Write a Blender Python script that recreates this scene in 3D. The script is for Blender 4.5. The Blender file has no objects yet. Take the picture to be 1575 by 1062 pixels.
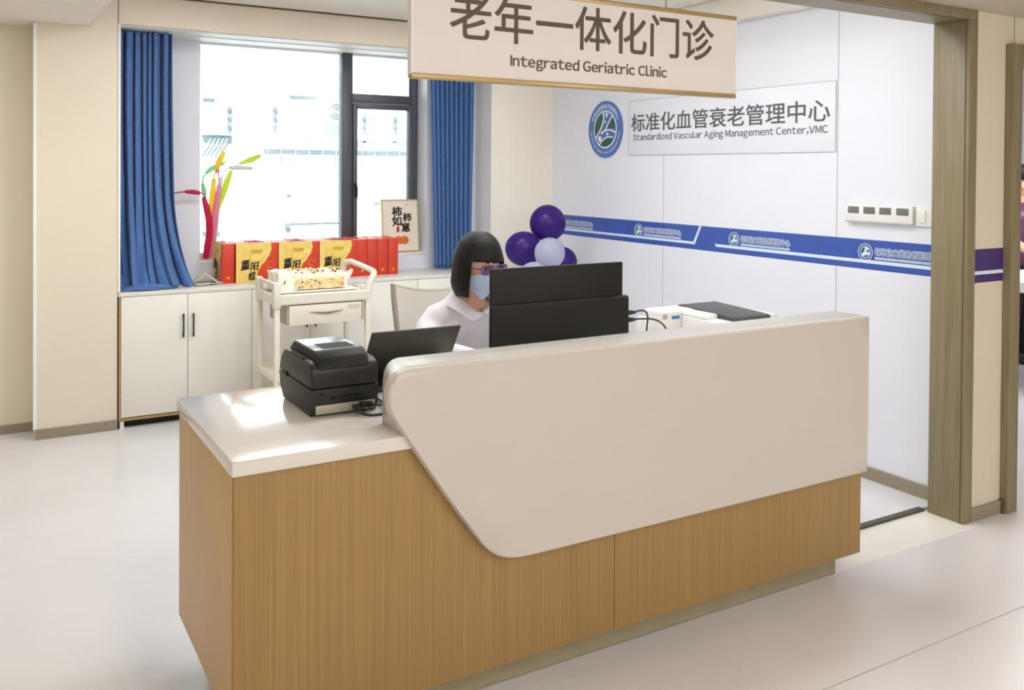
import bpy, bmesh, math, random
from mathutils import Vector, Matrix
random.seed(7)
S = bpy.context.scene
COL = S.collection
PI = math.pi
sin, cos = math.sin, math.cos

# ------------------------------------------------------------------ camera
cam = bpy.data.cameras.new('camera')
cam_o = bpy.data.objects.new('camera', cam)
COL.objects.link(cam_o)
cam.sensor_fit = 'HORIZONTAL'
cam.sensor_width = 36.0
cam.lens = 1385.3 / 1575 * 36
cam.shift_x = 0.0
cam.shift_y = -(531 - 280.4) / 1575
cam.clip_start = 0.05
_yaw, _pit, _rol = -0.5332, 0.01279, 0.00722
_f = Vector((-sin(_yaw) * cos(_pit), cos(_yaw) * cos(_pit), -sin(_pit)))
_r = Vector((cos(_yaw), sin(_yaw), 0))
_d = _f.cross(_r)
_r2 = _r * cos(_rol) - _d * sin(_rol)
_d2 = _r * sin(_rol) + _d * cos(_rol)
_m = Matrix((_r2, -_d2, -_f)).transposed().to_4x4()
_m.translation = Vector((0, 0, 1.55))
cam_o.matrix_world = _m
S.camera = cam_o

# ------------------------------------------------------------------ world, sun, room lights, exposure
S.view_settings.view_transform = 'Standard'
S.view_settings.look = 'None'
S.view_settings.gamma = 1.0
S.view_settings.use_curve_mapping = False
S.view_settings.exposure = 0.0
S.cycles.use_denoising = True
S.cycles.max_bounces = 10
S.cycles.diffuse_bounces = 6

W = bpy.data.worlds.new('sky')
S.world = W
W.use_nodes = True
_nt = W.node_tree
_nt.nodes.clear()
_out = _nt.nodes.new('ShaderNodeOutputWorld')
_bg = _nt.nodes.new('ShaderNodeBackground')
_sky = _nt.nodes.new('ShaderNodeTexSky')
_sky.sky_type = 'HOSEK_WILKIE'
_sky.turbidity = 6.0
_sky.ground_albedo = 0.5
_sky.sun_direction = Vector((-0.2, -0.7, 0.7)).normalized()
_nt.links.new(_sky.outputs[0], _bg.inputs[0])
_bg.inputs[1].default_value = 2.4
_nt.links.new(_bg.outputs[0], _out.inputs[0])

def light(name, kind, loc, energy, color=(1, 1, 1), size=None, rot=(0, 0, 0)):
    l = bpy.data.lights.new(name, kind)
    l.energy = energy
    l.color = color
    if kind == 'AREA':
        l.shape = 'RECTANGLE'
        l.size, l.size_y = size
    o = bpy.data.objects.new(name, l)
    COL.objects.link(o)
    o.location = loc
    o.rotation_euler = rot
    return o

_sun = light('sun', 'SUN', (0, -5, 12), 17.0, (1.0, 0.97, 0.93))
_sun.rotation_euler = Vector((0.2, 0.75, -0.62)).to_track_quat('-Z', 'Y').to_euler()
_sun.data.angle = 0.02
WARM = (1.0, 0.955, 0.89)
COOL = (0.97, 0.985, 1.0)
NEUT = (1.0, 0.98, 0.96)
for _i, (_x, _y) in enumerate(((1.2, 4.6), (2.5, 4.6), (1.8, 2.95), (2.7, 2.95))):
    light('room_lamp', 'AREA', (_x, _y, 2.572), 15, COOL, (0.58, 0.58))
light('left_bay_lamp', 'AREA', (-0.6, 4.6, 2.362), 13, NEUT, (0.58, 0.58))
for _x in (-1.2, 1.5, 4.6):
    light('corridor_lamp', 'AREA', (_x, 0.2, 2.262), 12, NEUT, (1.1, 0.28))
for _x in (-1.4, 1.2, 3.8):
    _g = light('corridor_fill_light', 'POINT', (_x, -1.3, 2.08), (70 if _x < 0 else 52) if _x < 3 else 76, NEUT)  # unseen fill points added to light the hanging sign and desk front
    _g.data.shadow_soft_size = 0.16
light('side_room_lamp', 'AREA', (6.6, 3.6, 2.5), 50, COOL, (1.2, 1.2))

# ------------------------------------------------------------------ materials
def lin(c):
    o = []
    for v in c[:3]:
        v = v / 255.0
        o.append(v / 12.92 if v <= 0.04045 else ((v + 0.055) / 1.055) ** 2.4)
    return (*o, 1.0)

MATS = {}
def mat(name, rgb, rough=0.5, metal=0.0, var=0.04, scale=6.0, stretch=(1, 1, 1), bump=0.0, bscale=80.0, coat=0.0,
        trans=0.0, alpha=None, sheen=0.0, rgb2=None, spec=0.5, subs=0.0, detail=3.0):
    if name in MATS:
        return MATS[name]
    m = bpy.data.materials.new(name)
    m.use_nodes = True
    nt = m.node_tree
    b = nt.nodes['Principled BSDF']
    tc = nt.nodes.new('ShaderNodeTexCoord')
    mp = nt.nodes.new('ShaderNodeMapping')
    mp.inputs['Scale'].default_value = stretch
    nt.links.new(tc.outputs['Object'], mp.inputs[0])
    nz = nt.nodes.new('ShaderNodeTexNoise')
    nz.inputs['Scale'].default_value = scale
    nz.inputs['Detail'].default_value = detail
    nt.links.new(mp.outputs[0], nz.inputs['Vector'])
    rp = nt.nodes.new('ShaderNodeValToRGB')
    c = lin(rgb)
    if rgb2 is None:
        a = tuple(max(0, v * (1 - var)) for v in c[:3]) + (1,)
        d = tuple(min(1, v * (1 + var)) for v in c[:3]) + (1,)
    else:
        a, d = c, lin(rgb2)
    rp.color_ramp.elements[0].position = 0.3
    rp.color_ramp.elements[1].position = 0.7
    rp.color_ramp.elements[0].color = a
    rp.color_ramp.elements[1].color = d
    nt.links.new(nz.outputs['Fac'], rp.inputs[0])
    nt.links.new(rp.outputs[0], b.inputs['Base Color'])
    b.inputs['Roughness'].default_value = rough
    b.inputs['Metallic'].default_value = metal
    b.inputs['Specular IOR Level'].default_value = spec
    if coat:
        b.inputs['Coat Weight'].default_value = coat
        b.inputs['Coat Roughness'].default_value = 0.08
    if trans:
        b.inputs['Transmission Weight'].default_value = trans
    if subs:
        b.inputs['Subsurface Weight'].default_value = subs
        b.inputs['Subsurface Radius'].default_value = (0.012, 0.006, 0.004)
    if sheen:
        b.inputs['Sheen Weight'].default_value = sheen
    if alpha is not None:
        b.inputs['Alpha'].default_value = alpha
    if bump:
        n2 = nt.nodes.new('ShaderNodeTexNoise')
        n2.inputs['Scale'].default_value = bscale
        n2.inputs['Detail'].default_value = 3
        nt.links.new(mp.outputs[0], n2.inputs['Vector'])
        bp = nt.nodes.new('ShaderNodeBump')
        bp.inputs['Strength'].default_value = bump
        bp.inputs['Distance'].default_value = 0.004
        nt.links.new(n2.outputs['Fac'], bp.inputs['Height'])
        nt.links.new(bp.outputs[0], b.inputs['Normal'])
    MATS[name] = m
    return m

def glass_mat(name, rgb=(235, 245, 245), rough=0.0):
    m = bpy.data.materials.new(name)
    m.use_nodes = True
    nt = m.node_tree
    nt.nodes.clear()
    out = nt.nodes.new('ShaderNodeOutputMaterial')
    mx = nt.nodes.new('ShaderNodeMixShader')
    tr = nt.nodes.new('ShaderNodeBsdfTransparent')
    gl = nt.nodes.new('ShaderNodeBsdfGlossy')
    fr = nt.nodes.new('ShaderNodeFresnel')
    nz = nt.nodes.new('ShaderNodeTexNoise')
    nz.inputs['Scale'].default_value = 2.0
    rp = nt.nodes.new('ShaderNodeValToRGB')
    rp.color_ramp.elements[0].color = lin(rgb)
    rp.color_ramp.elements[1].color = lin(tuple(min(255, v + 6) for v in rgb))
    nt.links.new(nz.outputs['Fac'], rp.inputs[0])
    nt.links.new(rp.outputs[0], tr.inputs[0])
    fr.inputs[0].default_value = 1.45
    gl.inputs['Roughness'].default_value = rough
    nt.links.new(fr.outputs[0], mx.inputs[0])
    nt.links.new(tr.outputs[0], mx.inputs[1])
    nt.links.new(gl.outputs[0], mx.inputs[2])
    nt.links.new(mx.outputs[0], out.inputs[0])
    MATS[name] = m
    return m

def translucent(m, w=0.4):
    """let part of the light through a thin sheet (curtain, balloon)"""
    nt = m.node_tree
    b = nt.nodes['Principled BSDF']
    out = [n for n in nt.nodes if n.type == 'OUTPUT_MATERIAL'][0]
    t = nt.nodes.new('ShaderNodeBsdfTranslucent')
    mx = nt.nodes.new('ShaderNodeMixShader')
    src = b.inputs['Base Color'].links[0].from_socket
    nt.links.new(src, t.inputs[0])
    mx.inputs[0].default_value = w
    nt.links.new(b.outputs[0], mx.inputs[1])
    nt.links.new(t.outputs[0], mx.inputs[2])
    nt.links.new(mx.outputs[0], out.inputs[0])
    return m

M_wall = mat('wall_panel_beige', (226, 216, 198), 0.42, var=0.015, scale=3)
M_wallc = mat('corridor_panel_beige', (216, 206, 188), 0.42, var=0.015, scale=3)
M_logo = mat('wall_panel_white', (228, 230, 240), 0.4, var=0.012, scale=3)
M_white = mat('reveal_white', (238, 238, 236), 0.5, var=0.01)
M_ceil = mat('ceiling_board', (238, 233, 224), 0.7, var=0.015)
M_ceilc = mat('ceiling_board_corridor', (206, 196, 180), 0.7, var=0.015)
M_floor = mat('vinyl_floor_light', (220, 220, 222), 0.22, var=0.03, scale=2.2, spec=0.4, bump=0.02, bscale=9)
M_floorc = mat('vinyl_floor_grey', (218, 216, 218), 0.29, var=0.05, scale=1.6, spec=0.5, bump=0.02, bscale=7)
M_strip = mat('threshold_stone', (234, 232, 224), 0.3, var=0.03, scale=5)
M_metal_dk = mat('dark_metal_strip', (84, 82, 74), 0.35, metal=0.6)
M_seam = mat('seam_shadow_gap', (182, 180, 178), 0.7)
M_seamd = mat('dark_joint', (92, 82, 66), 0.7)
M_base = mat('skirting_greybrown', (146, 136, 118), 0.4, var=0.08, scale=14, stretch=(1, 1, 6))
M_portal = mat('portal_laminate', (134, 122, 94), 0.42, var=0.16, scale=9, stretch=(7, 7, 0.35), detail=6)
M_alu = mat('window_frame_grey', (84, 88, 96), 0.4, metal=0.25, var=0.04)
M_black = mat('black_plastic', (28, 27, 26), 0.42, var=0.1, bump=0.03, bscale=400)
M_black2 = mat('black_plastic_satin', (34, 33, 31), 0.5, var=0.06, spec=0.25)
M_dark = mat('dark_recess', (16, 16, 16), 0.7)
M_solid = mat('solid_surface_white', (202, 196, 188), 0.3, var=0.012, scale=2)
M_top = mat('worktop_quartz', (222, 218, 212), 0.12, var=0.015, scale=4, spec=0.6)
M_door = mat('cabinet_white', (230, 228, 220), 0.4, var=0.012)
M_edge = mat('cabinet_oak_edge', (178, 146, 96), 0.5, var=0.12, scale=20, stretch=(1, 1, 4))
M_handle = mat('handle_black', (30, 30, 30), 0.4, metal=0.3)
M_cloth = translucent(mat('curtain_blue', (84, 124, 182), 0.85, var=0.08, scale=30, sheen=0.15, bump=0.06, bscale=300), 0.14)
M_plast = mat('trolley_plastic', (226, 222, 205), 0.4, var=0.03)
M_cream = mat('cream', (250, 244, 226), 0.6, var=0.04, scale=40, bump=0.5, bscale=60)
M_spon = mat('sponge', (240, 208, 140), 0.8, scale=45, rgb2=(250, 232, 190), bump=0.6, bscale=90)
M_red = mat('gift_red', (206, 60, 34), 0.4, var=0.1, scale=10)
M_gold = mat('gift_gold', (226, 190, 92), 0.4, scale=14, rgb2=(240, 218, 128))
M_gold2 = mat('gift_gold_deep', (204, 164, 62), 0.4, var=0.1)
M_ink = mat('ink_black', (30, 24, 18), 0.7)
M_signbrd = mat('sign_board', (229, 223, 221), 0.45, var=0.012)
M_signgold = mat('sign_gold', (176, 152, 104), 0.35, metal=0.35, var=0.05)
M_signtxt = mat('sign_lettering', (84, 74, 60), 0.5)
M_lettergrey = mat('acrylic_letter_grey', (84, 86, 88), 0.45)
M_lettermid = mat('acrylic_letter_lightgrey', (128, 132, 138), 0.45)
M_blue = mat('band_blue', (54, 84, 168), 0.45, var=0.04)
M_purple = mat('band_purple', (66, 44, 108), 0.45, var=0.04)
M_pale = mat('band_pale', (214, 228, 246), 0.45, var=0.01)
M_em = mat('emblem_blue', (84, 116, 176), 0.45, var=0.03)
M_green = mat('emblem_green', (46, 92, 76), 0.45, var=0.08, scale=60)
M_wpl = mat('white_plastic', (233, 232, 230), 0.4, var=0.012)
M_tray = mat('printer_tray_dark', (72, 74, 76), 0.5, var=0.08)
M_glass = glass_mat('window_glass')
M_lcd = mat('display_window_grey', (112, 118, 116), 0.15, var=0.06)
M_skin = mat('skin', (226, 180, 150), 0.5, var=0.04, scale=20, subs=0.15)
M_hair = mat('hair_black', (20, 16, 14), 0.5, var=0.3, scale=30, stretch=(6, 6, 0.6), bump=0.35, bscale=40, spec=0.28)
M_shirt = mat('uniform_white', (238, 236, 244), 0.75, var=0.02, bump=0.15, bscale=18)
M_mask = mat('mask_blue', (200, 222, 248), 0.75, var=0.04, scale=30)
M_wht = mat('white_cotton', (242, 242, 244), 0.8, var=0.02)
M_glassesfr = mat('glasses_purple', (92, 58, 128), 0.3, var=0.1)
M_lens = glass_mat('lens_tint', (216, 204, 240))
M_iris = mat('iris_dark', (30, 20, 15), 0.2)
M_chair = mat('chair_grey_plastic', (210, 206, 196), 0.55, var=0.03, bump=0.05, bscale=300)
M_chairdk = mat('chair_rim_grey', (168, 164, 152), 0.5)
M_paper = mat('leaflet_paper', (206, 208, 196), 0.6, var=0.05, scale=25)
M_canvas = mat('picture_canvas', (234, 224, 206), 0.7, var=0.03, scale=20)
M_frame = mat('picture_frame_gold', (196, 172, 120), 0.4, metal=0.3)
M_orange = mat('persimmon_orange', (222, 108, 42), 0.6, var=0.15, scale=30)
M_seal = mat('seal_red', (170, 40, 40), 0.6)

# ------------------------------------------------------------------ mesh helpers
class MB:
    def __init__(self):
        self.bm = bmesh.new()
        self.mi = 0

    def _mark(self, faces):
        for f in faces:
            f.material_index = self.mi

    def box(self, x0, x1, y0, y1, z0, z1, bev=0.0, seg=2):
        t = bmesh.new()
        bmesh.ops.create_cube(t, size=1)
        for v in t.verts:
            v.co = Vector((x0 + (v.co.x + .5) * (x1 - x0), y0 + (v.co.y + .5) * (y1 - y0), z0 + (v.co.z + .5) * (z1 - z0)))
        if bev:
            bmesh.ops.bevel(t, geom=list(t.edges), offset=bev, segments=seg, affect='EDGES', profile=0.5)
        self._add(t)
        return self

    def _add(self, t, M=None):
        me = bpy.data.meshes.new('tmp')
        if M is not None:
            t.transform(M)
        for f in t.faces:
            f.material_index = self.mi
        t.to_mesh(me)
        t.free()
        self.bm.from_mesh(me)
        bpy.data.meshes.remove(me)

    def mesh(self, me, M=None):
        t = bmesh.new()
        t.from_mesh(me)
        self._add(t, M)
        return self

    def prism(self, poly, axis, a0, a1, bev=0.0, seg=2):
        """poly 2-D points; axis 'x': (y,z) 'y': (x,z) 'z': (x,y) extruded a0..a1"""
        t = bmesh.new()
        def P(p, a):
            return {'x': (a, p[0], p[1]), 'y': (p[0], a, p[1]), 'z': (p[0], p[1], a)}[axis]
        A = [t.verts.new(P(p, a0)) for p in poly]
        B = [t.verts.new(P(p, a1)) for p in poly]
        n = len(poly)
        t.faces.new(A)
        t.faces.new(B[::-1])
        for i in range(n):
            t.faces.new((A[i], B[i], B[(i + 1) % n], A[(i + 1) % n]))
        bmesh.ops.recalc_face_normals(t, faces=t.faces)
        if bev:
            bmesh.ops.bevel(t, geom=list(t.edges), offset=bev, segments=seg, affect='EDGES', profile=0.5)
        self._add(t)
        return self

    def loft(self, rings, closed=True, cap=True):
        t = bmesh.new()
        R = [[t.verts.new(p) for p in r] for r in rings]
        n = len(rings[0])
        for a, b in zip(R, R[1:]):
            for i in range(n if closed else n - 1):
                j = (i + 1) % n
                try:
                    t.faces.new((a[i], a[j], b[j], b[i]))
                except ValueError:
                    pass
        if cap and closed:
            t.faces.new(R[0][::-1])
            t.faces.new(R[-1])
        bmesh.ops.recalc_face_normals(t, faces=t.faces)
        self._add(t)
        return self

    def tube(self, pts, r, seg=10, cap=True, round_ends=False):
        pts = [Vector(p) for p in pts]
        n = len(pts)
        rs = list(r) if isinstance(r, (list, tuple)) else [r] * n
        if round_ends:
            d0 = (pts[0] - pts[1]).normalized()
            d1 = (pts[-1] - pts[-2]).normalized()
            pre = [(pts[0] + d0 * rs[0] * s, rs[0] * c) for s, c in ((.98, .2), (.8, .6), (.45, .89))]
            post = [(pts[-1] + d1 * rs[-1] * s, rs[-1] * c) for s, c in ((.45, .89), (.8, .6), (.98, .2))]
            pts = [p for p, _ in pre] + pts + [p for p, _ in post]
            rs = [q for _, q in pre] + rs + [q for _, q in post]
            n = len(pts)
        rings = []
        up = Vector((0, 0, 1))
        prev = None
        for i in range(n):
            d = (pts[min(i + 1, n - 1)] - pts[max(i - 1, 0)]).normalized()
            if prev is None:
                u = d.cross(up)
                if u.length < 1e-3:
                    u = d.cross(Vector((1, 0, 0)))
            else:
                u = prev - d * prev.dot(d)
                if u.length < 1e-4:
                    u = d.cross(up)
            u.normalize()
            prev = u
            w = d.cross(u)
            rings.append([pts[i] + (u * cos(2 * PI * k / seg) + w * sin(2 * PI * k / seg)) * rs[i] for k in range(seg)])
        return self.loft(rings, True, cap)

    def cyl(self, c, r, h, axis='z', seg=24, r2=None):
        c = Vector(c)
        d = {'x': Vector((1, 0, 0)), 'y': Vector((0, 1, 0)), 'z': Vector((0, 0, 1))}[axis]
        u = {'x': Vector((0, 1, 0)), 'y': Vector((0, 0, 1)), 'z': Vector((1, 0, 0))}[axis]
        w = d.cross(u)
        r2 = r if r2 is None else r2
        rings = [[c + d * q + (u * cos(2 * PI * k / seg) + w * sin(2 * PI * k / seg)) * rr for k in range(seg)] for q, rr in ((0, r), (h, r2))]
        return self.loft(rings)

    def ell(self, c, rad, u=20, v=12, rot=None):
        t = bmesh.new()
        bmesh.ops.create_uvsphere(t, u_segments=u, v_segments=v, radius=1)
        Mx = Matrix.Diagonal((*rad, 1))
        if rot is not None:
            Mx = rot.to_4x4() @ Mx
        self._add(t, Matrix.Translation(Vector(c)) @ Mx)
        return self

    def face(self, pts):
        t = bmesh.new()
        t.faces.new([t.verts.new(p) for p in pts])
        self._add(t)
        return self

    def grid(self, fn, nu, nv):
        t = bmesh.new()
        V = [[t.verts.new(fn(i / nu, j / nv)) for j in range(nv + 1)] for i in range(nu + 1)]
        for i in range(nu):
            for j in range(nv):
                t.faces.new((V[i][j], V[i + 1][j], V[i + 1][j + 1], V[i][j + 1]))
        self._add(t)
        return self

    def xf(self, M):
        self.bm.transform(M)
        return self

    def build(self, name, mats, parent=None, smooth=35, local=False):
        me = bpy.data.meshes.new(name)
        bm = self.bm
        bm.normal_update()
        ca = math.radians(smooth)
        for f in bm.faces:
            f.smooth = True
        for e in bm.edges:
            if len(e.link_faces) == 2:
                e.smooth = e.calc_face_angle(0) < ca
        o = bpy.data.objects.new(name, me)
        org = Vector((0, 0, 0))
        if parent is not None:
            if not local:
                org = world_of(parent)
        elif not local and len(bm.verts):
            xs = [v.co for v in bm.verts]
            mn = Vector((min(v.x for v in xs), min(v.y for v in xs), min(v.z for v in xs)))
            mx = Vector((max(v.x for v in xs), max(v.y for v in xs), max(v.z for v in xs)))
            org = Vector(((mn.x + mx.x) / 2, (mn.y + mx.y) / 2, mn.z))
            o.location = org
        if org.length:
            bm.transform(Matrix.Translation(-org))
        bm.to_mesh(me)
        bm.free()
        for m in (mats if isinstance(mats, (list, tuple)) else [mats]):
            me.materials.append(m)
        COL.objects.link(o)
        if parent is not None:
            o.parent = parent
        return o

def world_of(o):
    v = Vector(o.location)
    while o.parent is not None:
        o = o.parent
        v = v + Vector(o.location)
    return v

def tag(o, label=None, cat=None, group=None, kind=None):
    if label: o['label'] = label
    if cat: o['category'] = cat
    if group: o['group'] = group
    if kind: o['kind'] = kind
    return o

def thing(name, loc, label, cat, group=None):
    o = bpy.data.objects.new(name, None)
    o.empty_display_size = 0.1
    COL.objects.link(o)
    o.location = loc
    return tag(o, label, cat, group)

def struct(o):
    o['kind'] = 'structure'
    return o

def copy_tree(o, parent=None):
    c = o.copy()
    COL.objects.link(c)
    c.parent = parent
    for ch in list(o.children):
        copy_tree(ch, c)
    return c

_txt = {}
def text_mesh(body, off=0.0, ext=0.0):
    k = (body, off, ext)
    if k in _txt:
        return _txt[k]
    cu = bpy.data.curves.new('t', 'FONT')
    cu.body = body
    cu.size = 1.0
    cu.offset = off
    cu.extrude = ext
    cu.resolution_u = 4
    o = bpy.data.objects.new('t', cu)
    COL.objects.link(o)
    dg = bpy.context.evaluated_depsgraph_get()
    me = bpy.data.meshes.new_from_object(o.evaluated_get(dg))
    bpy.data.objects.remove(o)
    bpy.data.curves.remove(cu)
    _txt[k] = me
    return me

def text_into(mb, body, org, R, U, w, h, off=0.0, depth=0.001, bold=0.0):
    if bold:
        Rn, Un = Vector(R).normalized(), Vector(U).normalized()
        Nn = Rn.cross(Un)
        for i, (a, b) in enumerate(((-1, -1), (1, -1), (1, 1), (-1, 1))):
            text_into(mb, body, Vector(org) + Rn * (bold + a * bold) + Un * (bold + b * bold) + Nn * (.00013 * i), R, U, w - 2 * bold, h - 2 * bold, off, depth)
        return
    if all(ord(c) < 128 for c in body) and len(body) > 1:
        return latin_into(mb, body, org, R, U, w, h, depth)
    """letters stretched into the rectangle org + [0..w]R + [0..h]U; org = lower left corner"""
    me = text_mesh(body, off, 0.5)
    xs = [v.co.x for v in me.vertices]; ys = [v.co.y for v in me.vertices]
    x0, x1, y0, y1 = min(xs), max(xs), min(ys), max(ys)
    R = Vector(R).normalized(); U = Vector(U).normalized(); N = R.cross(U)
    sx = w / (x1 - x0); sy = h / (y1 - y0) if h else sx
    Mx = Matrix((( R.x * sx, U.x * sy, N.x * depth, 0), (R.y * sx, U.y * sy, N.y * depth, 0), (R.z * sx, U.z * sy, N.z * depth, 0), (0, 0, 0, 1)))
    o = Vector(org) - R * (x0 * sx) - U * (y0 * sy)
    mb.mesh(me, Matrix.Translation(o) @ Mx)

def latin_into(mb, body, org, R, U, w, h, depth):
    """sans-serif latin set letter by letter from the wide forms of the CJK face"""
    items, x = [], 0.0
    if 'I' not in _txt:
        b_ = MB().box(0, .088, 0, .733, -.5, .5).bm
        _txt['I'] = bpy.data.meshes.new('t')
        b_.to_mesh(_txt['I'])
        b_.free()
    for c in body:
        if c == ' ':
            x += .26
            continue
        me = _txt['I'] if c == 'I' else text_mesh(chr(ord(c) + 0xFEE0), 0.0, .5)
        xs = [v.co.x for v in me.vertices]
        a, b_ = min(xs), max(xs)
        sb = .045 if c in 'ilIrtfj,' else .055
        items.append((me, x + sb - a))
        x += b_ - a + 2 * sb
    ys = [v.co.y for me, _ in items for v in me.vertices]
    y0, y1 = min(ys), max(ys)
    R = Vector(R).normalized(); U = Vector(U).normalized(); N = R.cross(U)
    sx = w / x; sy = h / (y1 - y0)
    for me, dx in items:
        Mx = Matrix(((R.x * sx, U.x * sy, N.x * depth, 0), (R.y * sx, U.y * sy, N.y * depth, 0), (R.z * sx, U.z * sy, N.z * depth, 0), (0, 0, 0, 1)))
        mb.mesh(me, Matrix.Translation(Vector(org) + R * (dx * sx) - U * (y0 * sy)) @ Mx)

def spline(P_, n=6):
    P_ = [Vector(p) for p in P_]
    Q = [P_[0] * 2 - P_[1]] + P_ + [P_[-1] * 2 - P_[-2]]
    o = []
    for i in range(1, len(Q) - 2):
        a, b_, c, d = Q[i - 1:i + 3]
        for k in range(n):
            t = k / n
            o.append(.5 * (2 * b_ + (c - a) * t + (2 * a - 5 * b_ + 4 * c - d) * t * t + (3 * b_ - a - 3 * c + d) * t ** 3))
    return o + [P_[-1]]

def chaikin(pts, closed=False, it=2):
    for _ in range(it):
        o = [] if closed else [pts[0]]
        n = len(pts)
        for i in range(n if closed else n - 1):
            a, b_ = pts[i], pts[(i + 1) % n]
            o.append(tuple(a[k] * .75 + b_[k] * .25 for k in range(len(a))))
            o.append(tuple(a[k] * .25 + b_[k] * .75 for k in range(len(a))))
        if not closed:
            o.append(pts[-1])
        pts = o
    return pts

def rot_at(c, axis, ang):
    c = Vector(c)
    return Matrix.Translation(c) @ Matrix.Rotation(ang, 4, axis) @ Matrix.Translation(-c)

def evaluated(o):
    dg = bpy.context.evaluated_depsgraph_get()
    return bpy.data.meshes.new_from_object(o.evaluated_get(dg))

def fuse(mb, voxel, smooth_it=3):
    """union the overlapping shapes of mb into one continuous skin, returns a new mesh"""
    me = bpy.data.meshes.new('f')
    mb.bm.to_mesh(me)
    mb.bm.free()
    o = bpy.data.objects.new('f', me)
    COL.objects.link(o)
    r = o.modifiers.new('r', 'REMESH')
    r.mode = 'VOXEL'
    r.voxel_size = voxel
    s = o.modifiers.new('s', 'SMOOTH')
    s.factor = 0.5
    s.iterations = smooth_it
    out = evaluated(o)
    bpy.data.objects.remove(o)
    bpy.data.meshes.remove(me)
    return out

# ================================================================== SETTING
def sbox(name, m, *b, bev=0.0):
    return struct(MB().box(*b, bev=bev).build(name, m))

# floors
sbox('floor', M_floor, -4.0, 3.98, 2.605, 6.6, -0.12, 0.0)
sbox('floor_corridor', M_floorc, -4.0, 9.2, -3.2, 2.345, -0.12, 0.0)
sbox('floor_threshold', M_strip, -4.0, 3.79, 2.345, 2.575, -0.12, 0.001)
sbox('floor_side_room', M_floorc, 3.98, 9.2, 2.345, 6.6, -0.12, 0.0)
sbox('floor_edge', M_floorc, 3.79, 3.98, 2.345, 2.605, -0.12, 0.0)
sbox('trim_1', M_metal_dk, -4.0, 3.73, 2.575, 2.605, -0.12, 0.012)
sbox('trim_2', M_seam, -4.0, 9.2, 1.824, 1.829, -0.01, 0.0008)

# walls
sbox('wall_left', M_wall, -4.0, 0.263, 5.98, 6.2, 0, 2.7)
sbox('wall_far_left', M_wall, -4.12, -4.0, -3.2, 6.2, 0, 2.7)
wc = MB().box(0.263, 0.700, 5.76, 6.2, 0, 2.7).build('wall_pillar', M_wall); struct(wc)
sbox('trim_3', M_white, 0.256, 0.275, 5.754, 5.775, 0.06, 2.365)
sbox('wall_header', M_wall, 0.700, 3.88, 5.76, 6.2, 2.400, 2.7)
sbox('trim_4', M_seamd, 0.55, 3.88, 5.752, 5.762, 2.575, 2.587)
sbox('trim_5', M_seamd, 0.698, 0.7015, 5.757, 5.762, 2.40, 2.585)
sbox('trim_6', M_white, 0.700, 0.712, 5.752, 5.80, 0.815, 2.40)
# recess back wall with the window opening X 1.251..2.909, Z .93..2.40
rb = MB()
rb.box(0.700, 1.251, 6.2, 6.5, 0, 2.7)
rb.box(2.909, 3.98, 6.2, 6.5, 0, 2.7)
rb.box(1.251, 2.909, 6.2, 6.5, 0, 0.915)
rb.box(1.251, 2.909, 6.2, 6.5, 2.43, 2.7)
struct(rb.build('wall_window', M_logo))
sbox('wall_right_back', mat('wall_panel_cream', (240, 235, 222), 0.42, var=0.012), 3.338, 3.88, 5.95, 6.2, 0, 2.40)
sbox('trim_7', M_white, 0.712, 3.338, 5.80, 6.2, 2.392, 2.40)
sbox('trim_8', M_white, 3.325, 3.338, 5.945, 6.2, 0.815, 2.392)
sbox('wall_logo', M_logo, 3.88, 3.98, 2.555, 6.2, 0, 2.7)
sbox('wall_corridor', M_wallc, 3.79, 4.10, 2.40, 2.555, 0, 2.40)
cw = MB().box(4.10, 4.97, 2.40, 2.555, 2.09, 2.40).box(4.97, 9.2, 2.40, 2.555, 0, 2.40).build('wall_corridor_right', M_wallc); struct(cw)
sbox('wall_behind', M_wallc, -4.0, 9.2, -3.3, -3.2, 0, 2.4)
sbox('wall_corridor_end', M_logo, 9.2, 9.3, -3.2, 6.2, 0, 2.7)
sbox('wall_side_room', M_logo, 3.98, 9.2, 5.4, 5.5, 0, 2.7)
# ceilings
sbox('ceiling', M_ceil, 0.55, 3.88, 2.555, 5.76, 2.585, 2.7)
sbox('ceiling_left', M_ceil, -4.0, 0.55, 2.40, 5.98, 2.375, 2.7)
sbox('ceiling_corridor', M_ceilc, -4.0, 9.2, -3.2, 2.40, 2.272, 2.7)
sbox('ceiling_side_room', M_ceil, 3.98, 9.2, 2.555, 5.5, 2.6, 2.7)
sbox('trim_9', M_ceil, 3.80, 3.88, 2.56, 5.76, 2.44, 2.585, bev=0.01)
sbox('trim_10', M_ceil, 0.545, 0.556, 2.56, 5.76, 2.372, 2.585)
# logo wall panel joints
for i, (y, z0, z1) in enumerate(((4.607, 0.06, 1.065), (4.607, 1.214, 1.655), (3.209, 0.06, 1.058), (3.209, 1.214, 2.44))):
    sbox('trim_%d' % (11 + i), M_seam, 3.8785, 3.881, y - 0.0022, y + 0.0022, z0, z1)
sbox('trim_15', M_seamd, 4.088, 4.0905, 2.3985, 2.401, 2.15, 2.272)
# skirting
sbox('baseboard_logo', M_base, 3.866, 3.881, 2.57, 5.74, 0, 0.062)
sbox('baseboard_left', M_base, -4.0, 0.263, 5.966, 5.981, 0, 0.05)
sbox('baseboard_pillar', M_base, 0.268, 0.697, 5.747, 5.762, 0, 0.058)
sbox('baseboard_corridor', M_base, 3.79, 4.02, 2.386, 2.401, 0, 0.058)
sbox('trim_16', M_seamd, 4.012, 4.024, 2.376, 2.40, 0, 0.062)
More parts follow.
